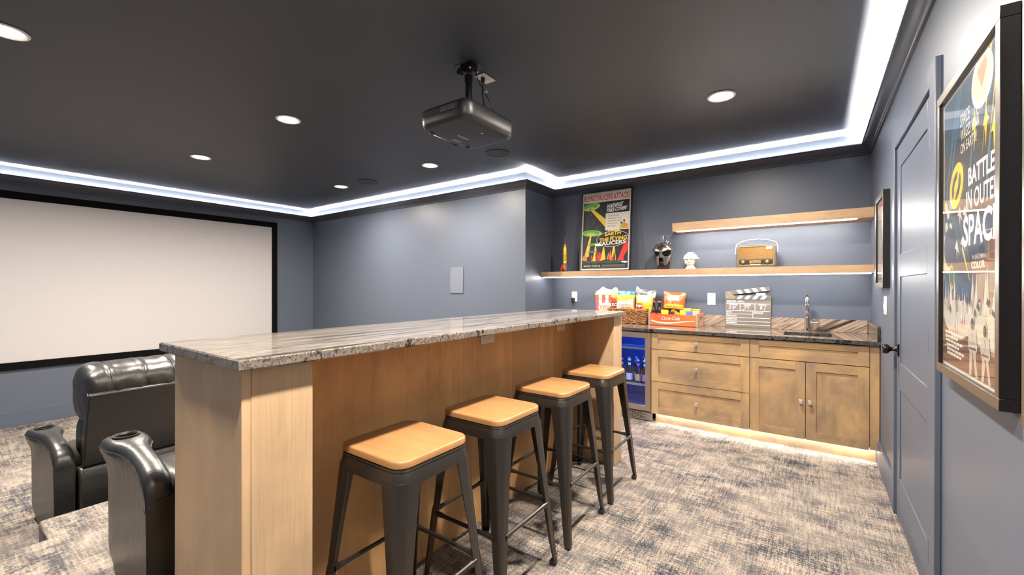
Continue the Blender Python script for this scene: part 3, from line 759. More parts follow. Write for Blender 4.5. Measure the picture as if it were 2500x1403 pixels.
def beer(x, y, z, cap, lab, label):
    t = thing('beer_bottle', (x, y, z), label, 'bottle', 'beer bottles in the wine fridge')
    MB().lathe([(0, 0), (.028, 0), (.0305, .004), (.0305, .115), (.028, .135), (.0165, .165), (.0135, .185), (.013, .215), (.0135, .224), (0, .224)], 18).build('glass_body', BROWN, t)
    MB().lathe([(0, .235), (.012, .235), (.0145, .231), (.0155, .221), (.0135, .221)], 18).build('cap', CAPS[cap], t)
    MB().lathe([(.0309, .028), (.0309, .095)], 18, caps=False).build('label', LABS[lab], t)
    MB().lathe([(.0152, .172), (.0139, .200)], 18, caps=False).build('neck_label', LABS[(lab * 2) % 5], t)
BL = [(-1.545, 4.245, 0, 0, 'brown bottle with a cream label in front on the fridge shelf'), (-1.455, 4.245, 1, 1, 'brown bottle with an orange label in front on the fridge shelf'),
      (-1.385, 4.245, 0, 2, 'brown bottle with a violet label by the fridge door frame'), (-1.625, 4.245, 2, 3, 'brown bottle with a red label close to the bar pillar'),
      (-1.500, 4.345, 2, 4, 'bottle with pale blue label behind the cream labelled one'), (-1.415, 4.350, 0, 0, 'bottle with cream label in the second row, fridge shelf'),
      (-1.585, 4.350, 1, 2, 'bottle with violet label in the second row, fridge shelf'), (-1.460, 4.450, 2, 1, 'bottle with orange label in the third row, fridge shelf'),
      (-1.545, 4.450, 2, 3, 'bottle with red label in the third row, fridge shelf'), (-1.375, 4.450, 1, 4, 'bottle with pale blue label in the third row, fridge shelf')]
for x, y, cp, lb_, s in BL: beer(x, y, .3445, cp, lb_, s)
# floating shelves with LED strips
def shelf(name, x0, x1, z0, z1, y0, lx0, lx1, label, ledm):
    t = thing(name, ((x0 + x1) / 2, YB, z0), label, 'shelf', 'floating wooden shelves')
    c = t.location
    loc(MB().box(x0, x1, y0, YB - .0005, z0, z1), c).build('board', SHELFW, t, bevel=.001)
    loc(MB().box(lx0, lx1, y0 + .007, y0 + .018, z0 - .0085, z0 - .0002), c).build('led_strip', ledm, t, smooth=0)
shelf('wall_shelf', XR + .001, XW - .001, 1.433, 1.499, 4.512, XR + .02, XW - .02, 'long lower wooden wall shelf with glowing LED edge', SHELFLED2)
shelf('wall_shelf', -1.193, XW - .001, 1.884, 1.968, 4.512, -1.145, .28, 'shorter upper wooden wall shelf with glowing LED edge', SHELFLED)
outlet('wall_outlet', (-2.453, YB, 1.193), 0, 'ivory wall outlet with a black charger plugged in', group='ivory outlets above the counter')
outlet('wall_outlet', (-.874, YB, 1.191), 0, 'ivory wall outlet between the red crate and the clapperboard', group='ivory outlets above the counter')
t = thing('phone_charger', (-2.463, YB - .0101, 1.150), 'black charger plugged into the wall outlet above the bar', 'charger')
MB().box(-.020, .020, -.030, 0, -.030, .030).build('body', BLACKP, t, bevel=.006)
MB().tube([(0, -.018, -.03), (0, -.018, -.055)], [.007, .004], 10).tube([(0, -.018, -.05), (.0, -.016, -.10), (-.01, -.01, -.17), (-.02, -.03, -.2355)], .0016, 6).build('cable', BLACKP, t)
t = thing('light_switch', (XW, 3.826, 1.19), 'white light switch plate on the wall beside the door', 'light switch', rz=-PI / 2)
MB().box(-.06, .06, -.006, -.0002, -.062, .062).build('cover_plate', WHITEP, t, bevel=.003)
for sx in (-.024, .024): MB().prism([(-.006, -.034), (-.009, -.034), (-.0115, .0), (-.007, .034), (-.006, .034)], sx - .016, sx + .016, 'yz').build('rocker', WHITEP, t)

# ------------------------------------------------------------------ posters
INK = dict(red=(.72, .03, .03), black=(.010, .010, .012), cream=(.80, .76, .66), yellow=(.86, .60, .03), green=(.10, .40, .05), lime=(.40, .62, .10), orange=(.85, .28, .03),
           white=(.85, .84, .82), blue=(.022, .065, .12), sky=(.05, .15, .22), navy=(.014, .022, .045), brown=(.16, .075, .05), plum=(.11, .045, .055), bone=(.66, .60, .47), tan=(.42, .30, .18),
           skin=(.66, .38, .24), dgreen=(.025, .12, .03), grey=(.34, .34, .35), silver=(.55, .50, .45), teal=(.06, .20, .24), dbrown=(.06, .03, .025), smoke=(.045, .038, .042))
INKN = list(INK); INKM = [flat('print_' + k, INK[k], .55) for k in INKN]
def ik(n): return INKN.index(n)
class Art:
    """flat print: shapes in 0..1 page coordinates, each layer a hair in front of the last"""
    def __init__(s, x0, x1, z0, z1, y): s.b = MB(); s.x0, s.w, s.z0, s.h = x0, x1 - x0, z0, z1 - z0; s.y = y; s.k = 0
    def Y(s): s.k += 1; return s.y - .000018 * s.k
    def q(s, p): return (s.x0 + p[0] * s.w, s.z0 + p[1] * s.h)
    def poly(s, pts, ink): s.b.poly([s.q((min(1, max(0, p[0])), min(1, max(0, p[1])))) for p in pts], s.Y(), ik(ink)); return s
    def rect(s, u0, u1, v0, v1, ink): return s.poly([(u0, v0), (u1, v0), (u1, v1), (u0, v1)], ink)
    def ell(s, u, v, ru, rv, ink, rot=0):
        c, d = math.cos(rot), math.sin(rot); a = s.h / s.w
        pts = []
        for i in range(26):
            t = 2 * PI * i / 26; X = ru * math.cos(t); Z = rv * a * math.sin(t)
            pts.append((u + X * c - Z * d, v + (X * d + Z * c) / a))
        return s.poly(pts, ink)
    def text(s, t, u0, u1, v0, v1, ink, bold=.02, shear=0, slope=0):
        x0, z0 = s.q((u0, v0)); x1, z1 = s.q((u1, v1)); s.b.text(t, x0, x1, z0, z1, s.Y(), ik(ink), bold, shear, slope); return s
def framed(name, loc_, rz, rx, w, h, depth, fw, matw, label, group, art_fn, cat='framed poster', glass=True, paper='cream', face=None):
    """origin bottom centre at the back; faces local -y"""
    t = thing(name, loc_, label, cat, group, rz, rx)
    yf = -depth
    for a in ((-w / 2, w / 2, 0, fw), (-w / 2, w / 2, h - fw, h), (-w / 2, -w / 2 + fw, fw, h - fw), (w / 2 - fw, w / 2, fw, h - fw)):
        o = MB().box(a[0], a[1], yf, -.0005, a[2], a[3]).build('frame_bar', [FRAMEM, face or FRAMEF], t, bevel=.0015)
        for p in o.data.polygons: p.material_index = 1 if p.normal.y < -.9 else 0
    ya = yf + .013
    MB().box(-w / 2 + fw, w / 2 - fw, ya, -.001, fw, h - fw).build('paper', INKM[ik(paper)], t, smooth=0)
    A = Art(-w / 2 + fw + matw, w / 2 - fw - matw, fw + matw, h - fw - matw, ya - .0002); art_fn(A)
    A.b.build('printed_picture', INKM, t, smooth=0, fix=False)
    if glass: MB().box(-w / 2 + fw, w / 2 - fw, yf + .006, yf + .008, fw, h - fw).build('glass', PICGLASS, t, smooth=0)
    return t
FRAMEM = flat('dark_bronze_frame', (.014, .012, .011), .34, .2)
FRAMEF = flat('brushed_bronze_face', (.26, .22, .18), .34, .85)

rnd = random.Random(3)
def art_saucers(A):
    A.rect(0, 1, 0, 1, 'black')
    A.rect(0, 1, .885, 1, 'cream').text('FLYING SAUCERS ATTACK!', .0, 1, .905, .985, 'red', .025)
    for i in range(14): A.ell(rnd.random() * .5, .5 + rnd.random() * .36, .004, .0028, 'white')
    A.poly([(.14, .80), (.17, .82), (.86, .47), (.60, .47)], 'yellow')
    A.ell(.17, .83, .20, .048, 'lime', .12).ell(.16, .838, .155, .034, 'green', .12).ell(.15, .815, .085, .016, 'lime', .12).ell(.145, .805, .02, .008, 'black')
    A.ell(.22, .62, .030, .024, 'brown').ell(.212, .623, .027, .021, 'black')
    A.rect(.50, 1.0, .50, .725, 'cream')
    A.text('WARNING!', .50, .84, .785, .845, 'white', .03, .35, .09).text('TAKE COVER!', .50, .93, .735, .785, 'white', .035, .35, .07)
    for i, s in enumerate(['FLYING SAUCERS', 'INVADE OUR PLANET!', 'WASHINGTON, LONDON,', 'PARIS, MOSCOW', 'FIGHT BACK!']):
        A.text(s, .55, .55 + .0165 * len(s), .68 - i * .034, .693 - i * .034, 'black', .01)
    A.ell(.90, .60, .022, .022, 'skin').ell(.90, .612, .022, .012, 'dbrown').poly([(.845, .51), (.86, .575), (.89, .585), (.93, .58), (.985, .56), (.985, .51)], 'orange')
    A.ell(.845, .575, .02, .018, 'skin').ell(.845, .586, .022, .012, 'black').poly([(.80, .51), (.815, .555), (.85, .56), (.875, .545), (.87, .51)], 'lime')
    A.ell(.20, .475, .23, .042, 'lime', -.06).ell(.19, .483, .19, .031, 'green', -.06).ell(.19, .468, .10, .016, 'lime', -.06)
    A.poly([(.17, .45), (.20, .45), (.15, .16), (.05, .16)], 'yellow')
    for u, v in ((.30, .30), (.48, .28), (.70, .31)): A.poly([(u - .012, v), (u + .012, v), (u + .055, .10), (u - .055, .10)], 'yellow')
    A.ell(.27, .325, .14, .016, 'green', .1).ell(.22, .225, .10, .012, 'teal', .1)
    for i in range(24):
        u = .02 + .96 * rnd.random(); hgt = .04 + .11 * rnd.random(); w = .02 + .02 * rnd.random()
        A.poly([(u - w, .10), (u + w, .10), (u + w * .2, .10 + hgt)], rnd.choice(['orange', 'red', 'yellow', 'dbrown', 'red', 'orange']))
    A.poly([(.78, .09), (.86, .09), (1, .24), (1, .345), (.90, .30)], 'red')
    for u in (.22, .32, .60): A.poly([(u - .015, .07), (u - .004, .13), (u - .02, .155), (u, .18), (u + .02, .15), (u + .006, .13), (u + .018, .07)], 'red')
    A.poly([(0, .06), (1, .06), (1, .105), (.75, .085), (.55, .12), (.3, .085), (0, .115)], 'black')
    for i in range(16):
        u = rnd.random(); A.ell(u, .075 + .02 * rnd.random(), .06, .006, 'dgreen', .2)
    A.ell(.66, .385, .345, .105, 'white', .05).ell(.66, .385, .338, .100, 'black', .05)
    A.text('EARTH', .50, .84, .425, .472, 'yellow', .035, 0, .05).text('VS.', .63, .72, .405, .420, 'cream', .02)
    A.text('THE FLYING', .38, .97, .345, .398, 'yellow', .035, 0, .06).text('SAUCERS', .37, .95, .295, .345, 'cream', .035, 0, .06)
    A.rect(0, 1, 0, .06, 'black')
    A.text('MARLOWE - TAYLOR - JBL', .05, .42, .022, .045, 'white', .012)
    for i in range(3): A.rect(.46, .95, .044 - i * .011, .047 - i * .011, 'grey')
    for i in range(3): A.rect(.15, .85, .004 + i * .005, .006 + i * .005, 'plum')
framed('framed_poster', (-2.020, 4.785, 1.4995), 0, 0, .632, .962, .03, .012, .018, 'framed flying saucer poster with red headline, leaning on the lower shelf', None, art_saucers, face=FRAMEM)
fp = bpy.data.objects['framed_poster']; fp.location = (-2.015, 4.70, 1.4995); fp.rotation_euler = (-math.atan2(.082, .95), 0, 0)
def art_space(A):
    A.rect(0, 1, 0, 1, 'navy')
    A.rect(0, 1, .55, .80, 'smoke').poly([(0, .80), (0, 1), (1, 1), (1, .85)], 'blue')
    for i in range(26):
        u = rnd.random(); A.ell(u, .35 + .6 * rnd.random(), .003, .002, 'white')
    for u0, u1 in ((.30, .02), (.36, .10), (.62, .52), (.97, .80)): A.poly([(u0, 1), (u0 + .035, 1), (u1 + .03, .60), (u1, .60)], 'sky')
    for u0, u1, v in ((.70, .60, .72), (.86, .74, .68), (.98, .82, .66)): A.poly([(u0, 1), (u0 + .03, 1), (u1, v)], 'yellow')
    A.ell(.74, .93, .17, .085, 'white').ell(.74, .935, .145, .070, 'bone').poly([(.66, .97), (.74, .90), (.82, .96), (.80, .99)], 'tan')
    for u, v in ((.80, .78), (.92, .74), (.62, .80)): A.poly([(u, v - .07), (u + .02, v), (u + .05, v + .01), (u + .015, v + .03), (u + .005, v + .07), (u - .015, v + .03), (u - .045, v), (u - .012, v)], 'yellow')
    A.text('SPACE', .36, .54, .850, .895, 'cream', .01, 0, -.0).text('WAGES WAR', .37, .70, .80, .84, 'cream', .01).text('ON EARTH!', .37, .66, .755, .79, 'cream', .01)
    A.ell(.28, .655, .155, .075, 'yellow', .5).ell(.28, .655, .10, .046, 'navy', .5).poly([(.20, .60), (.24, .595), (.37, .71), (.33, .715)], 'yellow').ell(.28, .655, .05, .02, 'yellow', .5)
    for u, v in ((.05, .60), (.10, .57), (.17, .60), (.06, .52), (.16, .51)): A.ell(u, v, .03, .022, 'bone', .6)
    for (a, b_, c_, d_) in ((.05, .66, .34, .40), (.12, .62, .45, .36), (.42, .52, .60, .28)): A.poly([(a, b_), (a + .02, b_), (c_, d_)], 'teal')
    A.poly([(.40, .42), (.42, .43), (.60, .27)], 'yellow')
    for u, v in ((.36, .545), (.46, .54), (.30, .43), (.42, .44)): A.poly([(u, v + .03), (u + .03, v - .005), (u + .06, v - .03), (u + .012, v - .01), (u, v - .04), (u - .01, v - .005), (u - .05, v)], 'bone')
    A.text('BATTLE', .52, .93, .625, .685, 'white', .03).text('IN OUTER', .48, .99, .545, .610, 'white', .02).text('SPACE', .43, 1.0, .425, .530, 'white', .03)
    A.poly([(0, .22), (0, .30), (.06, .40), (.14, .36), (.3, .33), (.5, .30), (1, .40), (1, .22)], 'blue')
    A.ell(.09, .42, .13, .08, 'bone').ell(.13, .44, .12, .075, 'navy').ell(.19, .325, .055, .045, 'yellow').ell(.19, .325, .045, .038, 'dgreen')
    A.poly([(.60, .22), (.60, .375), (1, .40), (1, .22)], 'brown').rect(.66, 1, .25, .33, 'tan')
    A.text('IN EASTMAN', .60, .80, .378, .392, 'white', .004).text('COLOR', .58, .80, .348, .371, 'white', .03)
    A.rect(0, 1, .16, .24, 'bone')
    for i in range(30):
        u = rnd.random(); hh_ = .03 + .08 * rnd.random() * (1 if u < .5 else 1.5); w = .02 + .03 * rnd.random()
        A.poly([(u - w, .20), (u + w, .20), (u + w * .1, .22 + hh_)], rnd.choice(['bone', 'cream', 'bone', 'tan']))
    for i in range(16):
        u = rnd.random(); v = .17 + .07 * rnd.random(); A.poly([(u - .02, v), (u + .02, v - .012), (u + .03, v + .004), (u, v + .02)], rnd.choice(['tan', 'grey', 'cream', 'smoke']))
    A.rect(0, 1, .0, .165, 'tan').poly([(.05, .165), (.6, .165), (.9, .21), (1, .18), (1, .10), (0, .10)], 'bone')
    def rocket(u, v, s):
        A.poly([(u - .02 * s, v), (u - .015 * s, v + .07 * s), (u, v + .15 * s), (u + .015 * s, v + .07 * s), (u + .02 * s, v)], 'silver')
        A.poly([(u - .055 * s, v - .02 * s), (u - .02 * s, v), (u - .016 * s, v + .06 * s)], 'white').poly([(u + .055 * s, v - .02 * s), (u + .02 * s, v), (u + .016 * s, v + .06 * s)], 'white')
        A.rect(u - .007 * s, u + .007 * s, v - .02 * s, v + .02 * s, 'red').poly([(u - .055 * s, v - .02 * s), (u - .045 * s, v - .02 * s), (u - .032 * s, v + .01 * s), (u - .042 * s, v + .01 * s)], 'red').poly([(u + .055 * s, v - .02 * s), (u + .045 * s, v - .02 * s), (u + .032 * s, v + .01 * s), (u + .042 * s, v + .01 * s)], 'red').ell(u, v + .10 * s, .008 * s, .01 * s, 'red')
    rocket(.43, .17, .8); rocket(.28, .135, 1.1)
    A.poly([(0, 0), (1, 0), (1, .08), (.62, .115), (.52, .125), (.40, .105), (.22, .10), (.10, .135), (0, .165)], 'brown')
    A.rect(0, 1, 0, .03, 'plum').rect(0, 1, .055, .06, 'dbrown').rect(0, 1, .028, .032, 'dbrown')
    for r in range(6):
        u = .06 + .01 * r
        for k in range(6 - r % 2):
            wd_ = .035 + .03 * rnd.random(); A.rect(u, u + wd_, .113 - .0155 * r - .004 * k * .2, .123 - .0155 * r - .004 * k * .2, 'cream'); u += wd_ + .008
    for u, s in ((.62, 1.0), (.82, .92)):
        A.poly([(u - .06 * s, 0), (u - .05 * s, .07 * s), (u - .08 * s, .10 * s), (u - .07 * s, .15 * s), (u + .06 * s, .15 * s), (u + .08 * s, .09 * s), (u + .05 * s, .07 * s), (u + .09 * s, 0), (u + .04 * s, 0), (u, .06 * s), (u - .02 * s, 0)], 'silver')
        A.ell(u - .01, .172 * s, .042 * s, .03 * s, 'bone').ell(u - .005, .168 * s, .028 * s, .02 * s, 'dbrown')
        A.rect(u - .055 * s, u + .055 * s, .085 * s, .092 * s, 'brown').poly([(u - .01, .075 * s), (u + .01, .075 * s), (u + .05, .0), (u + .03, 0)], 'brown').poly([(u - .02, .14 * s), (u, .14 * s), (u + .02, .10 * s)], 'tan')
FX = .036
framed('framed_poster', (XW, 1.822, 1.018), -PI / 2, 0, .640, .968, FX, .030, .012, 'large framed space battle poster on the right wall beside the door', None, art_space)
def art_pale2(A):
    A.rect(0, 1, 0, 1, 'bone').rect(.02, .98, .90, .985, 'cream').rect(.06, .94, .915, .968, 'red')
    A.ell(.5, .60, .38, .17, 'cream').ell(.45, .60, .22, .09, 'silver').poly([(.1, .12), (.4, .42), (.7, .12)], 'silver').rect(.06, .94, .03, .055, 'red')
framed('framed_poster', (XW, 3.855, 1.31), -PI / 2, 0, .43, .640, .036, .034, .004, 'small pale framed poster on the right wall between shelves and door', None, art_pale2)
framed('framed_poster', (XW, 1.045, 1.018), -PI / 2, 0, .640, .940, FX, .030, .012, 'black framed poster cut off by the right edge of the photo', None, art_pale2)
# ================================================================== THINGS ON THE LOWER SHELF
ZS = 1.4992
t = thing('toy_rocket', (-2.47, 4.575, ZS), 'yellow tin toy rocket with red fins on the lower shelf', 'toy')
TY, TR, TB = flat('tin_yellow', (.75, .48, .05), .25, .3), flat('tin_red', (.68, .04, .025), .25, .2), flat('tin_blue', (.04, .14, .42), .25, .2)
MB().lathe([(.012, .02), (.019, .04), (.021, .075), (.0235, .12), (.0255, .20), (.0235, .27), (.018, .31), (.011, .335)], 22).build('body', TY, t)
MB().lathe([(.0255, .085), (.0265, .092), (.0265, .115), (.0255, .12)], 22, caps=False).lathe([(.0262, .19), (.0262, .197)], 22, caps=False).build('band', flat('tin_gold', (.75, .55, .18), .2, .8), t)
MB().lathe([(.0125, .328), (.0095, .342), (.004, .352), (0, .354)], 18).build('nose_cone', TR, t)
MB().tube([(0, 0, .35), (0, 0, .408)], .0024, 8).build('antenna', NICKEL, t)
MB().lathe([(0, -.0), (.003, .0), (.003, .002), (0, .002)], 10, (.0, -.0245, .262), 'y').build('porthole', TR, t)
for k in range(4):
    a = PI / 4 + k * PI / 2
    fn = MB().prism([(.015, .11), (.030, .095), (.050, .045), (.055, 0), (.043, 0), (.036, .028), (.017, .045)], -.003, .003, 'xz'); fn.xf(Matrix.Rotation(a, 4, 'Z'))
    fn.build('fin', TB if k == 0 else TR, t, bevel=.001)

# spiked helmet over a dark bottle-holder base
t = thing('gladiator_helmet', (-1.313, 4.635, ZS), 'spiked silver gladiator helmet on a dark stand on the lower shelf', 'helmet')
SILV = flat('aged_silver_metal', (.56, .53, .49), .22, 1); COPP = flat('copper_rivets', (.55, .2, .08), .3, .8)
DKB = flat('dark_brown_lacquer', (.022, .012, .010), .18)
MB().lathe([(0, 0), (.058, 0), (.060, .004), (.060, .10), (.070, .15), (.078, .20), (0, .21)], 26).build('stand', DKB, t)
h = MB(); secs = []
for i in range(11):                                             # skull dome
    a = PI / 2 * i / 10 * .96; r = math.cos(a); z = .205 + .088 * math.sin(a)
    secs.append([(.104 * r * math.cos(q), .112 * r * math.sin(q), z) for q in [2 * PI * j / 28 for j in range(28)]])
h.loft(secs)
h.build('dome', SILV, t, smooth=60)
br = MB(); sec = []                                              # flared brow band
for j in range(29):
    q = PI + PI * j / 28 * 1.0; ca, sa = math.cos(q), math.sin(q)
    pk = .018 * abs(math.sin(q * 1.0)) ** 8
    sec.append([(.106 * ca, .114 * sa, .232 - pk * 0), (.116 * ca, .126 * sa, .224 - pk), (.118 * ca, .128 * sa, .205 - pk), (.110 * ca, .118 * sa, .198 - pk), (.103 * ca, .111 * sa, .21)])
br.loft(sec); br.build('brow_band', SILV, t, smooth=50)
def maskpt(ang, z, r=1.0):
    rx, ry = .104, .112; w = 1 - .55 * max(0, (.19 - z)) / .19 * .5
    return (rx * w * r * math.sin(ang), -ry * w * r * math.cos(ang), z)
def mask_piece(grid, name):
    m = MB(); n = len(grid[0])
    outer = [[maskpt(a, z, 1.03) for a, z in row] for row in grid]; inner = [[maskpt(a, z, .985) for a, z in row] for row in grid]
    vs = [p for r in outer for p in r] + [p for r in inner for p in r]; R = len(grid); o2 = R * n; fs = []
    for i in range(R - 1):
        for j in range(n - 1):
            a = i * n + j; fs += [(a, a + 1, a + n + 1, a + n), (o2 + a, o2 + a + n, o2 + a + n + 1, o2 + a + 1)]
    edge = [j for j in range(n)] + [i * n + n - 1 for i in range(1, R)] + [(R - 1) * n + j for j in range(n - 2, -1, -1)] + [i * n for i in range(R - 2, 0, -1)]
    for i in range(len(edge)):
        a, b_ = edge[i], edge[(i + 1) % len(edge)]; fs.append((a, b_, o2 + b_, o2 + a))
    m.add(vs, fs); return m.build(name, SILV, t, smooth=50)
mask_piece([[(-.26, .214), (0, .216), (.26, .214)], [(-.13, .192), (0, .190), (.13, .192)], [(-.12, .168), (0, .168), (.12, .168)], [(-.24, .145), (0, .148), (.24, .145)], [(-.22, .120), (0, .123), (.22, .120)]], 'nose_guard')
for s in (-1, 1): mask_piece([[(s * 1.02, .212), (s * 1.2, .214), (s * 1.5, .214)], [(s * 1.06, .175), (s * 1.2, .17), (s * 1.5, .165)], [(s * 1.0, .150), (s * 1.2, .145), (s * 1.45, .14)]], 'temple_plate')
for s in (-1, 1):
    mask_piece([[(s * a, z) for a, z in ((.18, .150), (.40, .135), (.75, .135), (1.05, .16), (1.35, .20))], [(s * a, z) for a, z in ((.24, .118), (.42, .112), (.75, .108), (1.05, .120), (1.35, .15))],
                [(s * a, z) for a, z in ((.26, .08), (.40, .075), (.66, .075), (.84, .085), (1.0, .10))], [(s * a, z) for a, z in ((.30, .045), (.40, .042), (.58, .042), (.66, .05), (.74, .07))]], 'cheek_guard')
    ey = MB(); ey.add([maskpt(s * a, z, .92) for a, z in ((.12, .19), (.4, .20), (.9, .198), (1.0, .17), (.8, .14), (.4, .142), (.16, .16))], [tuple(range(7))])
    ey.build('eye_opening', flat('gloss_black_window', (.003, .003, .003), .08), t, smooth=0)
MB().text('ATO', -.022, .024, .066, .080, -.0610, 0, .02).build('lettering', flat('label_grey_print', (.17, .17, .165), .6), t, smooth=0, fix=False)
MB().prism([(-.010, .283), (.010, .283), (.014, .357), (-.008, .357)], -.050, .030, 'xz').build('crest', SILV, t, bevel=.002)
for a, el in ((-1.0, .95), (-1.35, .6), (-1.45, .25), (1.0, .95), (1.25, .75), (1.35, .45), (1.42, .12), (.9, 1.15), (-.8, 1.15)):
    n_ = Vector((math.sin(a) * math.cos(el), -math.cos(a) * math.cos(el), math.sin(el))); p0 = Vector((.102 * n_.x, .110 * n_.y, .206 + .086 * n_.z))
    MB().tube([p0, p0 + n_ * .012, p0 + n_ * .026], [.0065, .005, .0008], 10).build('spike', SILV, t)
for z in (.100, .085, .112): MB().lathe([(0, 0), (.006, 0), (.004, .004), (0, .005)], 10, (.082 - (z - .1) * .3, -.062, z), 'y').build('rivet', COPP, t)

# small white helmeted bust
t = thing('helmet_bust', (-1.045, 4.64, ZS), 'small white helmeted bust figurine beside the gladiator helmet', 'figurine')
WHT = flat('glazed_white_ceramic', (.70, .66, .60), .14)
m = MB(); secs = []
for z, rx, ry, oy in ((0, .050, .040, 0), (.012, .052, .042, 0), (.022, .040, .036, 0), (.035, .032, .034, 0), (.05, .038, .042, -.004), (.07, .046, .052, -.006), (.09, .052, .058, -.004), (.11, .052, .060, 0), (.13, .044, .054, 0), (.148, .026, .036, 0), (.156, .006, .01, 0)):
    secs.append([(rx * math.cos(q), ry * math.sin(q) + oy, z) for q in [2 * PI * j / 24 for j in range(24)]])
m.loft(secs); smoothnoise(m, .0025, 60); m.build('head', WHT, t, smooth=60)
m = MB(); sec = []
for j in range(21):
    q = PI * .95 * (j / 20 - .5) * 2; rr = 1 + .25 * math.cos(q)
    fl = 1 + .22 * max(0, math.sin(q)) ** 2
    sec.append([(.050 * math.sin(q), -.056 * math.cos(q), .110), (.066 * fl * math.sin(q), -.070 * math.cos(q), .098), (.072 * fl * math.sin(q), -.075 * math.cos(q), .103), (.066 * math.sin(q), -.070 * math.cos(q), .124), (.058 * math.sin(q), -.062 * math.cos(q), .143), (.042 * math.sin(q), -.046 * math.cos(q), .158), (.02 * math.sin(q), -.024 * math.cos(q), .166)])
m.loft(sec); m.build('helmet_brim', WHT, t, smooth=50)
m = MB(); m.prism([(-.072, .120), (-.055, .152), (-.01, .172), (.05, .162), (.078, .115), (.06, .118), (.04, .14), (-.01, .150), (-.05, .135)], -.006, .006, 'yz'); m.build('helmet_crest', WHT, t, bevel=.002)
MB().lathe([(0, .165), (.030, .165), (.032, .172), (0, .172)], 20).build('flat_top', WHT, t)
MB().prism([(-.007, .102), (.007, .102), (.010, .068), (-.010, .068)], -.070, -.05, 'xz').build('nose', WHT, t, bevel=.003)
for s in (-1, 1):
    MB().lathe([(0, 0), (.008, 0), (.006, .004), (0, .004)], 12, (s * .020, -.054, .096), 'y').build('eye', flat('grey_glaze', (.25, .22, .2), .3), t)
    MB().prism([(s * .032, .11), (s * .046, .11), (s * .044, .06), (s * .028, .045)], -.052, -.02, 'xz').build('cheek_plate', WHT, t, bevel=.003)
MB().box(-.020, .020, -.052, -.046, .048, .058).build('beard', WHT, t, bevel=.003)

# retro radio
t = thing('radio', (-.452, 4.62, ZS), 'retro portable radio with gold grille and white handle on the shelf', 'radio', rz=0)
RG = flat('radio_grey_case', (.10, .105, .115), .35); GOLD = flat('satin_gold', (.58, .36, .09), .28, .75)
def rrx(w, h, r, y, cz=.107): return [(p[0], y, p[1] + cz) for p in rrect(w, h, r, 6)]
MB().loft([rrx(.320, .205, .03, .055), rrx(.332, .214, .034, .048), rrx(.332, .214, .034, -.048), rrx(.322, .206, .03, -.055)]).build('case', RG, t, smooth=45)
MB().loft([rrx(.300, .186, .02, -.0545), rrx(.296, .182, .018, -.060), rrx(.286, .172, .016, -.060), rrx(.282, .168, .015, -.0548)], False).build('gold_bezel', GOLD, t, smooth=45)
MB().box(-.140, .140, -.0572, -.0540, .078, .190).build('speaker_cloth', flat('brown_speaker_cloth', (.16, .06, .02), .7), t)
gm = MB()
for r in range(13):
    for q in range(30):
        xx = -.136 + q * .0092 + (.0046 if r % 2 else 0); zz = .083 + r * .0084
        gm.add([(xx - .0026, -.0580, zz), (xx, -.0584, zz - .0026), (xx + .0026, -.0580, zz), (xx, -.0584, zz + .0026)], [(0, 1, 2, 3)])
gm.build('grille_mesh', GOLD, t, smooth=0, fix=False)
MB().box(.085, .135, -.0615, -.0570, .168, .190).build('name_badge', flat('radio_badge', (.72, .66, .5), .4), t, bevel=.001)
MB().box(-.137, .137, -.0575, -.0540, .032, .068).build('dial_strip', BLACKP, t)
dd_ = MB().box(-.050, .042, -.0615, -.0570, .036, .064); dd_.build('dial_bezel', GOLD, t, bevel=.001)
dd_ = MB().box(-.038, .030, -.0625, -.0612, .043, .057, 0)
for k in range(9): dd_.box(-.034 + k * .007, -.032 + k * .007, -.0629, -.0625, .045, .055, 1)
dd_.build('dial_scale', [flat('dial_dark', (.05, .04, .03), .3), flat('dial_cream', (.7, .6, .4), .4)], t)
for kx in (-.102, .094): MB().lathe([(0, .057), (.0165, .057), (.0165, .066), (.0145, .072), (.006, .075), (0, .075)], 24, (kx, 0, .050), 'y').build('tuning_knob', GOLD, t)
MB().box(-.045, .040, -.0610, -.0575, .024, .030).build('button_row', WHITEP, t)
HND = flat('white_leatherette', (.72, .70, .68), .35)
hp = [(-.170, 0, .140), (-.172, 0, .19), (-.166, 0, .225), (-.12, 0, .250), (-.05, 0, .264), (.02, 0, .266), (.10, 0, .256), (.160, 0, .235), (.172, 0, .20), (.170, 0, .150)]
hm = MB(); secs = []
for i, p in enumerate(hp):
    a = Vector(hp[max(0, i - 1)]); b_ = Vector(hp[min(len(hp) - 1, i + 1)]); td = (b_ - a).normalized(); nn = Vector((-td.z, 0, td.x)); p = Vector(p)
    secs.append([p + nn * .003 + Vector((0, -.011, 0)), p + nn * .003 + Vector((0, .011, 0)), p - nn * .003 + Vector((0, .011, 0)), p - nn * .003 + Vector((0, -.011, 0))])
hm.loft(secs); hm.build('carry_handle', HND, t, bevel=.001)
MB().tube([(-.11, -.0125, .251), (-.04, -.0125, .2625), (.03, -.0125, .263), (.10, -.0125, .253)], .0022, 6).build('handle_slot', BLACKP, t)
for s in (-1, 1): MB().lathe([(0, 0), (.010, 0), (.010, .012), (.007, .014), (0, .014)], 14, (s * .166 if s > 0 else -.181, 0, .138), 'x').build('handle_pin', NICKEL, t)
# ================================================================== THINGS ON THE COUNTER
ZT = .9142
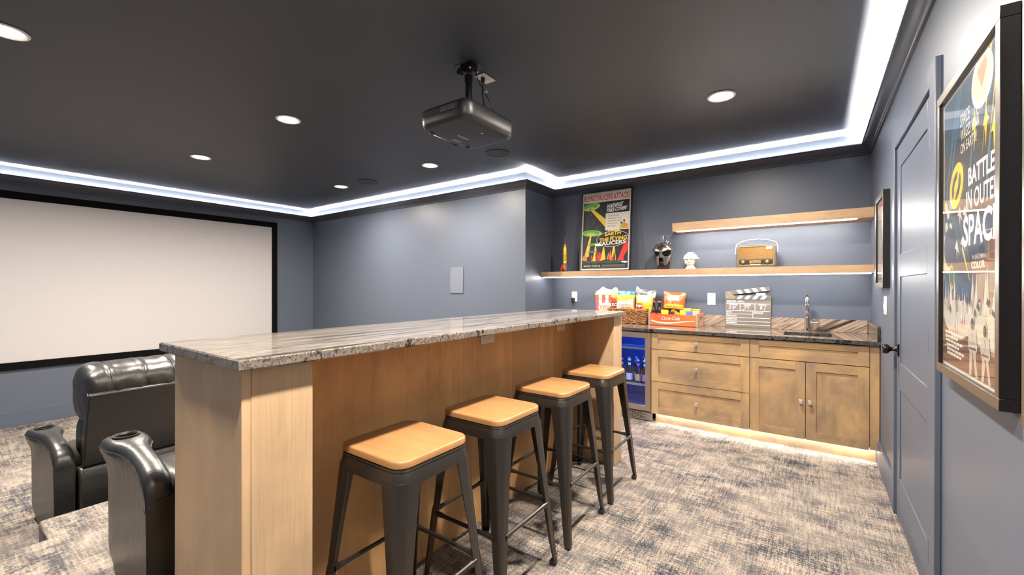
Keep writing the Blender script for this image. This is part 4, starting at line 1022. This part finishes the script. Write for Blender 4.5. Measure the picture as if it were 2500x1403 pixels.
# popcorn sign: a flat cut-out board
t = thing('popcorn_sign', (-2.005, 4.745, ZT), 'flat wooden sign shaped as a striped popcorn box, behind the basket', 'sign', rx=math.radians(-3))
def half(pts, y0, y1, m, nm, **k): return MB().prism(pts, y0, y1, 'xz').build(nm, m, t, **k)
CREAM = flat('popcorn_cream', (.56, .48, .40), .55); PRED = flat('popcorn_stripe_red', (.42, .07, .055), .55); PYEL = flat('popcorn_rim_yellow', (.56, .44, .25), .55)
PK = [(-.142, .328), (-.135, .350), (-.10, .365), (-.075, .392), (-.045, .405), (-.02, .385), (.02, .375), (.06, .370), (.095, .398), (.118, .395), (.135, .37), (.142, .345), (.12, .325)]
half(PK, -.006, .004, flat('popcorn_kernels', (.50, .41, .34), .6), 'popcorn_top')
half([(-.122, 0), (.122, 0), (.150, .320), (-.150, .320)], -.005, .005, CREAM, 'box_front')
st = MB()
for k in range(7):
    if k % 2: continue
    u0, u1 = -1 + 2 * k / 7, -1 + 2 * (k + 1) / 7
    st.poly([(u0 * .122, .001), (u1 * .122, .001), (u1 * .149, .306), (u0 * .149, .306)], -.0054)
st.build('stripes', PRED, t, smooth=0, fix=False)
MB().prism([(-.151, .306), (.151, .306), (.152, .328), (-.152, .328)], -.008, .006, 'xz').build('rim', PYEL, t, bevel=.001)
e = MB().ell(.0, .155, .105, .062, -.0058, 0).text('POPCORN', -.085, .085, .128, .182, -.0062, 1, .02).text('Hot Buttered', -.115, .115, .245, .28, -.0062, 2, .0)
e.build('lettering', [CREAM, PRED, flat('label_dark_print', (.07, .06, .06), .6)], t, smooth=0, fix=False)

# basket of chip bags
BX0, BX1, BY0, BY1 = -1.905, -1.455, 4.515, 4.735
t = thing('wicker_basket', (-1.68, 4.625, ZT + .004), 'brown woven basket holding chip bags on the counter', 'basket')
WK = wicker()
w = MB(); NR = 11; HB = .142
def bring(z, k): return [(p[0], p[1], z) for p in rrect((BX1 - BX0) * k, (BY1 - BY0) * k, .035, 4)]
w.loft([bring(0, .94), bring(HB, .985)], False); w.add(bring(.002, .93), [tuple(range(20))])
w.build('liner', flat('basket_liner_brown', (.07, .03, .012), .8), t, smooth=40)  # plain dark brown lining inside the weave
w = MB()
per = rrect((BX1 - BX0), (BY1 - BY0), .035, 4)
pts = []
for i in range(len(per)):
    a, b_ = Vector(per[i]), Vector(per[(i + 1) % len(per)]); n_ = max(1, int((b_ - a).length / .009))
    for q in range(n_): pts.append(a.lerp(b_, q / n_))
cen = Vector((0, 0))
for r in range(NR):
    z = .007 + r * (HB - .01) / (NR - 1); k = .945 + .045 * r / NR; path = []
    for i, p in enumerate(pts):
        s = math.sin(2 * PI * (i / 4.0 + (r % 2) * .5)); path.append((p.x * k + p.x / max(.05, p.length) * .004 * s, p.y * k + p.y / max(.05, p.length) * .005 * s, z + .0035 * math.sin(2 * PI * i / 9 + r * 2.1)))
    path.append(path[0]); w.tube(path, .0066, 5, caps=False)
w.build('weave', WK, t, smooth=60)
rim = [(p[0] * 1.0, p[1] * 1.0, HB + .004 + .012 * abs(p[0] / .22) ** 3) for p in per]; rim.append(rim[0])
MB().tube(rim, .0075, 6, caps=False).build('rim', WK, t)

def chip_bag(name, loc_, w_, h_, d_, rz, rx, ry, mats, label, art, group='snack bags on the counter'):
    t = thing(name, loc_, label, 'snack bag', group, rz); t.rotation_euler = (rx, ry, rz)
    m = MB(); secs = []; NU = 17; NV = 15
    for i in range(NV):
        v = i / (NV - 1); prof = math.sin(PI * min(1, max(0, (v - .05) / .9))) ** .55 if .05 < v < .95 else 0
        ring = []
        hw_ = w_ / 2 * (1 - .07 * prof)
        for sgn in (-1, 1):
            for j in range(NU):
                u = j / (NU - 1); uu = u if sgn < 0 else 1 - u
                th = d_ / 2 * prof * (math.sin(PI * uu) ** .6) + .0012
                ring.append((-hw_ + 2 * hw_ * uu, sgn * th, h_ * v))
        secs.append(ring)
    m.loft(secs)
    for i in range(len(m.v)):
        x, y, z = m.v[i]; n = mnoise.noise(Vector((x * 22 + loc_[0] * 9, y * 10, z * 22))); k = .007 * (1 if .06 * h_ < z < .94 * h_ else .35)
        m.v[i] = (x, y + n * k, z + .004 * mnoise.noise(Vector((x * 30, 3, z * 9 + loc_[0]))))
    body = m.build('bag', mats, t, smooth=60)
    for p in body.data.polygons:
        c = p.center; p.material_index = art(c.x / w_, c.z / h_)
    return t, (lambda u, v: -d_ / 2 * (math.sin(PI * min(.99, max(.01, (v - .05) / .9))) ** .55) * (math.sin(PI * min(.99, max(.01, u + .5))) ** .6) - .0095)
def foil(n, c): return flat('foil_' + n, tuple(x * .72 for x in c), .24, .1)
FO, FY_, FW, FR, FB, FG, FK = foil('orange', (.85, .38, .04)), foil('yellow', (.86, .68, .06)), foil('white', (.80, .74, .62)), foil('red', (.72, .06, .02)), foil('blue', (.04, .25, .65)), foil('green_black', (.10, .11, .09)), foil('black', (.02, .02, .02))
def patch(t, yf, name, shapes, mats):
    """printing that follows the bulge of the bag"""
    b = MB()
    for kind, a, mi in shapes:
        s0 = len(b.v)
        if kind == 'text': b.text(a[0], a[1], a[2], a[3], a[4], 0, mi, a[5] if len(a) > 5 else .02, a[6] if len(a) > 6 else 0, a[7] if len(a) > 7 else 0)
        if kind == 'ell':
            cx, cz, rx_, rz_ = a; vs = [(cx, 0, cz)]; fs = []; n = 24
            for r in (.5, 1):
                vs += [(cx + rx_ * r * math.cos(2 * PI * i / n), 0, cz + rz_ * r * math.sin(2 * PI * i / n)) for i in range(n)]
            for i in range(n):
                k = (i + 1) % n; fs += [(0, 1 + i, 1 + k), (1 + i, 1 + n + i, 1 + n + k, 1 + k)]
            b.add(vs, fs, mi)
        if kind == 'rect':
            x0, x1, z0, z1 = a; N = 7; vs = [(x0 + (x1 - x0) * i / N, 0, z0 + (z1 - z0) * j / N) for j in range(N + 1) for i in range(N + 1)]
            b.add(vs, [(j * (N + 1) + i, j * (N + 1) + i + 1, (j + 1) * (N + 1) + i + 1, (j + 1) * (N + 1) + i) for j in range(N) for i in range(N)], mi)
        off = .0008 * (1 + len([0 for _ in range(0)])) + .0006 * mi
        for i in range(s0, len(b.v)):
            x, y, z = b.v[i]; b.v[i] = (x, yf(x / t['w'], z / t['h']) - off, z)
    b.build(name, mats, t, smooth=0, fix=False)
def bag(*a):
    t, yf = chip_bag(*a); t['w'] = a[2]; t['h'] = a[3]; return t, yf
def done(t):
    for k in ('w', 'h'):
        if k in t: del t[k]
t, yf = bag('chip_bag', (-1.765, 4.705, 1.03), .20, .236, .05, -.05, -.08, .06, [FB, FW], 'blue chip bag at the back of the basket, only its top showing', lambda u, v: 0); done(t)
t, yf = bag('chip_bag', (-1.553, 4.700, 1.02), .228, .265, .06, .06, -.06, .10, [FG, FY_, FW, FB], 'dark chip bag at the back of the basket with a raised corner', lambda u, v: 1 if (.35 < v < .75 and abs(u + .1) < .25) else (3 if v < .35 else (2 if .75 < v < .9 and u > .1 else 0)))
m = MB().add([(-.113, 0, .235), (-.105, -.004, .298), (-.065, 0, .268), (-.085, .003, .235)], [(0, 1, 2, 3)]); m.build('peeled_corner', FW, t, smooth=0); done(t)
t, yf = bag('chip_bag', (-1.800, 4.643, 1.02), .21, .204, .045, .10, -.05, -.02, [FR, FO, FK], 'red and black chip bag at the end of the basket next to popcorn sign', lambda u, v: 2 if .35 < v < .6 else (1 if v > .85 else 0))
patch(t, yf, 'lettering', [('text', ('DORITOS', -.085, .085, .078, .112, .04), 0)], [INKM[ik('white')]]); done(t)
t, yf = bag('chip_bag', (-1.712, 4.575, 1.02), .222, .206, .055, -.04, -.07, -.02, [FW, FO, FB, FY_], 'white and orange snack bag at the front of the basket', lambda u, v: 1 if v > .80 else (3 if v > .66 and u < .2 else (1 if u > .40 else 0)))
patch(t, yf, 'printed_picture', [('rect', (-.07, -.02, .03, .06), 0), ('ell', (.05, .05, .04, .022), 1), ('rect', (-.055, .065, .100, .122), 2), ('ell', (-.01, .05, .024, .014), 3)], [FB, FO, INKM[ik('bone')], INKM[ik('brown')]]); done(t)
t, yf = bag('chip_bag', (-1.508, 4.578, 1.02), .186, .206, .060, .05, -.07, .03, [FY_, FW, foil('gold', (.72, .66, .10))], 'yellow potato chip bag with red oval logo in the basket', lambda u, v: 1 if (v > .68 and abs(u) < .35) else (2 if v < .3 else 0))
patch(t, yf, 'logo', [('rect', (-.085, -.010, .060, .115), 0), ('text', ('Lays', -.080, -.014, .068, .108, .03, .1), 1)], [FR, INKM[ik('white')]]); done(t)

# soda crate: boards, metal corner straps, lettering
t = thing('soda_crate', (-1.187, 4.637, ZT), 'red wooden soda crate with white script lettering on the counter', 'crate')
CRR = wood('crate_red_wood', (.66, .13, .035), (.50, .08, .02), (.74, .20, .06), 'x', .5, .8, mottle=.35)
CRN = flat('crate_pale_wood', (.60, .24, .11), .6); TIN = flat('weathered_tin', (.42, .45, .42), .4, .6)
CW, CD, CH = .243, .142, .118
MB().box(-CW + .008, CW - .008, -CD, -CD + .009, .006, CH).build('front_board', CRR, t, bevel=.001)
MB().box(-CW + .008, CW - .008, CD - .009, CD, .006, CH).build('back_board', CRR, t, bevel=.001)
MB().box(-CW, CW, -CD + .009, CD - .009, 0.0005, .008).build('bottom_board', CRN, t)
for s in (-1, 1):
    e = MB(); xo = s * CW; xi = s * (CW - .014); a, b_ = min(xo, xi), max(xo, xi)
    e.box(a, b_, -CD + .009, -.045, .008, CH + .014).box(a, b_, .045, CD - .009, .008, CH + .014).box(a, b_, -.045, .045, .008, .066).box(a, b_, -.045, .045, .096, CH + .014)
    e.build('end_board', CRN, t)
    sp = MB()
    for sy in (-1, 1): sp.box(s * (CW + .001) - .0008, s * (CW + .001) + .0008, sy * (CD - .022) - .016, sy * (CD - .022) + .016, .002, CH + .004).box(min(s * (CW - .014), s * (CW + .0018)), max(s * (CW - .014), s * (CW + .0018)), sy * (CD + .0008) - .0008, sy * (CD + .0008) + .0008, .002, CH + .002)
    sp.build('corner_strap', TIN, t)
    nl = MB()
    for z in (.022, .058, .094): nl.lathe([(0, 0), (.003, 0), (.0018, .0018), (0, .002)], 8, (s * (CW - .006), -CD - .0016, z), 'y')
    nl.build('nail', DARKSLOT, t)
lt = MB(); W0 = 0
lt.text('Coca-Cola', -.115, .070, .062, .100, -CD - .0007, 0, .012, .32).text('DRINK', -.155, -.125, .092, .098, -CD - .0007, 0, .01)
sw = []
for i in range(25): sw.append((i / 24))
up = [(-.215 + .43 * u, .058 - .026 * math.sin(PI * u * .95) * (1 - u) * 1.6 + .006 * u) for u in sw]; dn = [(-.215 + .43 * u, .046 - .026 * math.sin(PI * u * .95) * (1 - u) * 1.9 + .010 * u) for u in sw]
for i in range(24): lt.poly([dn[i], dn[i + 1], up[i + 1], up[i]], -CD - .0007)
lt.build('lettering', flat('worn_white_paint', (.70, .58, .48), .6), t, smooth=0, fix=False)
gl = MB()
for i in range(24): gl.add([(CW + .0008, -.10 + .2 * i / 24, .02 + .05 * (i / 24) ** 2), (CW + .0008, -.10 + .2 * (i + 1) / 24, .02 + .05 * ((i + 1) / 24) ** 2), (CW + .0008, -.10 + .2 * (i + 1) / 24, .03 + .05 * ((i + 1) / 24) ** 2), (CW + .0008, -.10 + .2 * i / 24, .03 + .05 * (i / 24) ** 2)], [(0, 1, 2, 3)])
gl.build('end_stripe', flat('worn_white_paint', (.70, .58, .48), .6), t, smooth=0, fix=False)
CZ = ZT + .0085
COLA = flat('cola_glass', (.022, .010, .007), .05)
def cola(x, y, label):
    t = thing('cola_bottle', (x, y, CZ), label, 'bottle', 'glass cola bottles in the crate')
    MB().lathe([(0, 0), (.027, 0), (.0295, .006), (.0285, .03), (.0255, .05), (.0275, .085), (.0295, .115), (.027, .140), (.019, .175), (.0135, .205), (.0125, .228), (.0138, .232), (0, .233)], 20).build('glass_body', COLA, t)
    MB().lathe([(0, .2425), (.012, .2425), (.0145, .239), (.0155, .230), (.0135, .230)], 18).build('cap', FR, t)
    MB().lathe([(.0296, .088), (.0302, .115), (.0296, .122)], 20, caps=False).build('red_label', FR, t)
    lw = MB(); vs, fs = text2d('Coca-Cola', .01); lw.add([((.0306) * math.sin((u - .5) * 1.5), -.0306 * math.cos((u - .5) * 1.5), .098 + .014 * v) for u, v in vs], fs); lw.build('lettering', INKM[ik('white')], t, smooth=0, fix=False)
cola(-1.385, 4.535, 'glass cola bottle at the front corner of the crate')
cola(-1.322, 4.535, 'glass cola bottle beside the yellow box in the crate')
cola(-1.352, 4.605, 'glass cola bottle behind the other two in the crate')
t, yf = bag('popcorn_bag', (-1.235, 4.700, 1.0), .235, .262, .075, -.03, -.12, .05, [foil('red_orange', (.80, .14, .03)), FW, FK, FY_], 'red popcorn bag with a yellow name band standing in the crate', lambda u, v: 2 if v < .28 else (1 if (.62 < v < .88 and abs(u) < .25) else 0))
patch(t, yf, 'name_band', [('rect', (-.088, .100, .085, .128), 0), ('text', ('Smartfood', -.078, .088, .092, .120, .0, .15), 1), ('ell', (.01, .052, .028, .022), 2)], [FY_, INKM[ik('dbrown')], FO]); done(t)
def candy(x, y, z, w_, d_, h_, rz, ry, mat, stripe, label, txt=None):
    t = thing('candy_box', (x, y, z), label, 'candy box', 'candy boxes in the crate', rz); t.rotation_euler = (0, ry, rz)
    MB().box(-w_ / 2, w_ / 2, -d_ / 2, d_ / 2, 0, h_).build('carton', mat, t, bevel=.0015)
    p = MB().ell(0, h_ * .45, w_ * .32, h_ * .22, -d_ / 2 - .0005, 0)
    if txt: p.text(txt, -w_ * .4, w_ * .4, h_ * .66, h_ * .82, -d_ / 2 - .0005, 0, .02)
    p.build('printed_picture', stripe, t, smooth=0, fix=False)
CY, CO, CK, CB, CP = flat('carton_yellow', (.86, .58, .05), .4), flat('carton_orange', (.80, .33, .04), .4), flat('carton_dark', (.05, .035, .04), .4), flat('carton_blue', (.12, .2, .55), .4), flat('carton_pink', (.75, .45, .40), .4)
candy(-1.272, 4.530, CZ, .072, .03, .155, .05, 0, CY, FW, 'tall yellow candy box at the front beside the cola bottles')
candy(-1.205, 4.540, CZ, .050, .03, .138, -.05, 0, CK, FO, 'dark candy box at the front centre of the crate')
candy(-1.192, 4.585, CZ + .03, .085, .025, .105, .1, .55, CO, FY_, 'orange candy box lying tilted in the middle of the crate')
candy(-1.098, 4.565, CZ, .060, .03, .155, .0, 0, CY, FR, 'yellow candy box standing just right of the tilted one')
candy(-1.075, 4.640, CZ, .075, .03, .172, .06, 0, CY, FO, 'yellow candy box in the back row of the crate')
candy(-.990, 4.645, CZ, .070, .03, .166, -.05, 0, CO, FY_, 'orange candy box in the back row near the crate end')
candy(-1.035, 4.545, CZ, .060, .028, .148, .02, 0, CB, FW, 'blue candy box with white oval at the front of the crate')
candy(-.972, 4.545, CZ, .056, .028, .148, -.03, 0, CP, FW, 'pink and white candy box at the crate end')

# clapperboard leaning on the wall
t = thing('clapperboard', (-.540, 4.765, ZT), 'grey and white film clapperboard leaning on the wall behind the counter', 'clapperboard', rx=math.radians(-2.2))
SLATE = flat('slate_grey_board', (.15, .132, .115), .3); CWH = flat('clapper_white', (.62, .60, .58), .5)
MB().box(-.198, .198, -.006, .004, 0, .277).build('board', SLATE, t, bevel=.0015)
ln = MB()
def L_(x0, x1, z0, z1): ln.box(x0, x1, -.0066, -.0060, z0, z1)
for z, a, b_ in ((.236, -.19, .19), (.165, -.19, .19), (.133, -.19, .045), (.097, -.19, .19), (.062, -.19, .19), (.029, -.19, .19)): L_(a, b_, z - .0022, z + .0022)
L_(-.068, -.0635, .165, .236); L_(.061, .0655, .165, .236); L_(.043, .0475, .097, .165)
for s, x0, x1, z0, z1 in (('PROD. NO.', -.184, -.030, .247, .268), ('SCENE', -.165, -.088, .217, .231), ('TAKE', -.036, .028, .217, .231), ('ROLL', .098, .164, .217, .231), ('DATE', -.188, -.142, .143, .156),
                          ('PROD.CO.', -.188, -.092, .106, .122), ('SOUND', .052, .134, .140, .156), ('DIRECTOR', -.188, -.090, .073, .087), ('CAMERA', -.188, -.092, .039, .054)):
    ln.text(s, x0, x1, z0, z1, -.0067, 0, .035)
ln.build('lettering', CWH, t, smooth=0, fix=False)
hw2 = MB()
def stroke(pts, r=.0022):
    for i in range(len(pts) - 1):
        a, b_ = Vector((pts[i][0], pts[i][1])), Vector((pts[i + 1][0], pts[i + 1][1])); d_ = (b_ - a); n_ = Vector((-d_.y, d_.x)).normalized() * r
        hw2.poly([tuple(a - n_), tuple(b_ - n_), tuple(b_ + n_), tuple(a + n_)], -.0068)
stroke([(-.165, .206), (-.155, .212), (-.148, .205), (-.155, .192), (-.170, .184), (-.150, .187), (-.140, .186)]); stroke([(-.120, .209), (-.132, .196), (-.102, .199)]); stroke([(-.108, .210), (-.122, .184), (-.132, .176)])
stroke([(-.036, .209), (-.010, .209), (-.022, .190), (-.042, .170)]); stroke([(-.006, .203), (.004, .208), (.010, .203), (.0, .193), (.014, .193)])
stroke([(.122, .207), (.110, .207), (.112, .198), (.124, .194), (.120, .184), (.108, .188), (.116, .199), (.126, .206)]); stroke([(.152, .212), (.140, .168)])
hw2.build('chalk_writing', CWH, t, smooth=0, fix=False)
fx = MB().box(-.198, .198, -.009, .005, .279, .318); fo = fx.build('fixed_stick', SLATE, t, bevel=.001)
s_ = MB()
for k in range(4):
    x = -.098 + k * .068; s_.poly([(x, .2795), (x + .036, .2795), (x + .062, .3175), (x + .026, .3175)], -.0095)
s_.box(.072, .150, -.0093, .002, .318, .344)
s_.build('stick_stripes', CWH, fo, smooth=0, fix=False)
up = MB(); q0 = math.radians(7.5)
up.box(0, .385, -.009, .005, -.002, .040); up.xf(Matrix.Translation((-.190, 0, .318)) @ Matrix.Rotation(-q0, 4, 'Y'))
uo = up.build('clap_stick', SLATE, t, bevel=.001)
s_ = MB()
for k in range(4):
    x = .095 + k * .068; s_.poly([(x, .0385), (x + .036, .0385), (x + .058, -.0015), (x + .022, -.0015)], -.0096)
s_.xf(Matrix.Translation((-.190, 0, .318)) @ Matrix.Rotation(-q0, 4, 'Y')); s_.build('stick_stripes', CWH, uo, smooth=0, fix=False)
MB().prism([(-.199, .283), (-.118, .283), (-.108, .300), (-.150, .352), (-.199, .356)], -.0115, -.0098, 'xz').build('hinge_plate', flat('clapper_hinge_metal', (.26, .215, .175), .4, .3), t)
for x, z in ((-.168, .345), (-.182, .300), (-.122, .298)): MB().lathe([(0, .0115), (.005, .0115), (.004, .014), (0, .0145)], 12, (x, 0, z), 'y').build('screw', flat('brass_screw', (.65, .42, .2), .3, .8), t)
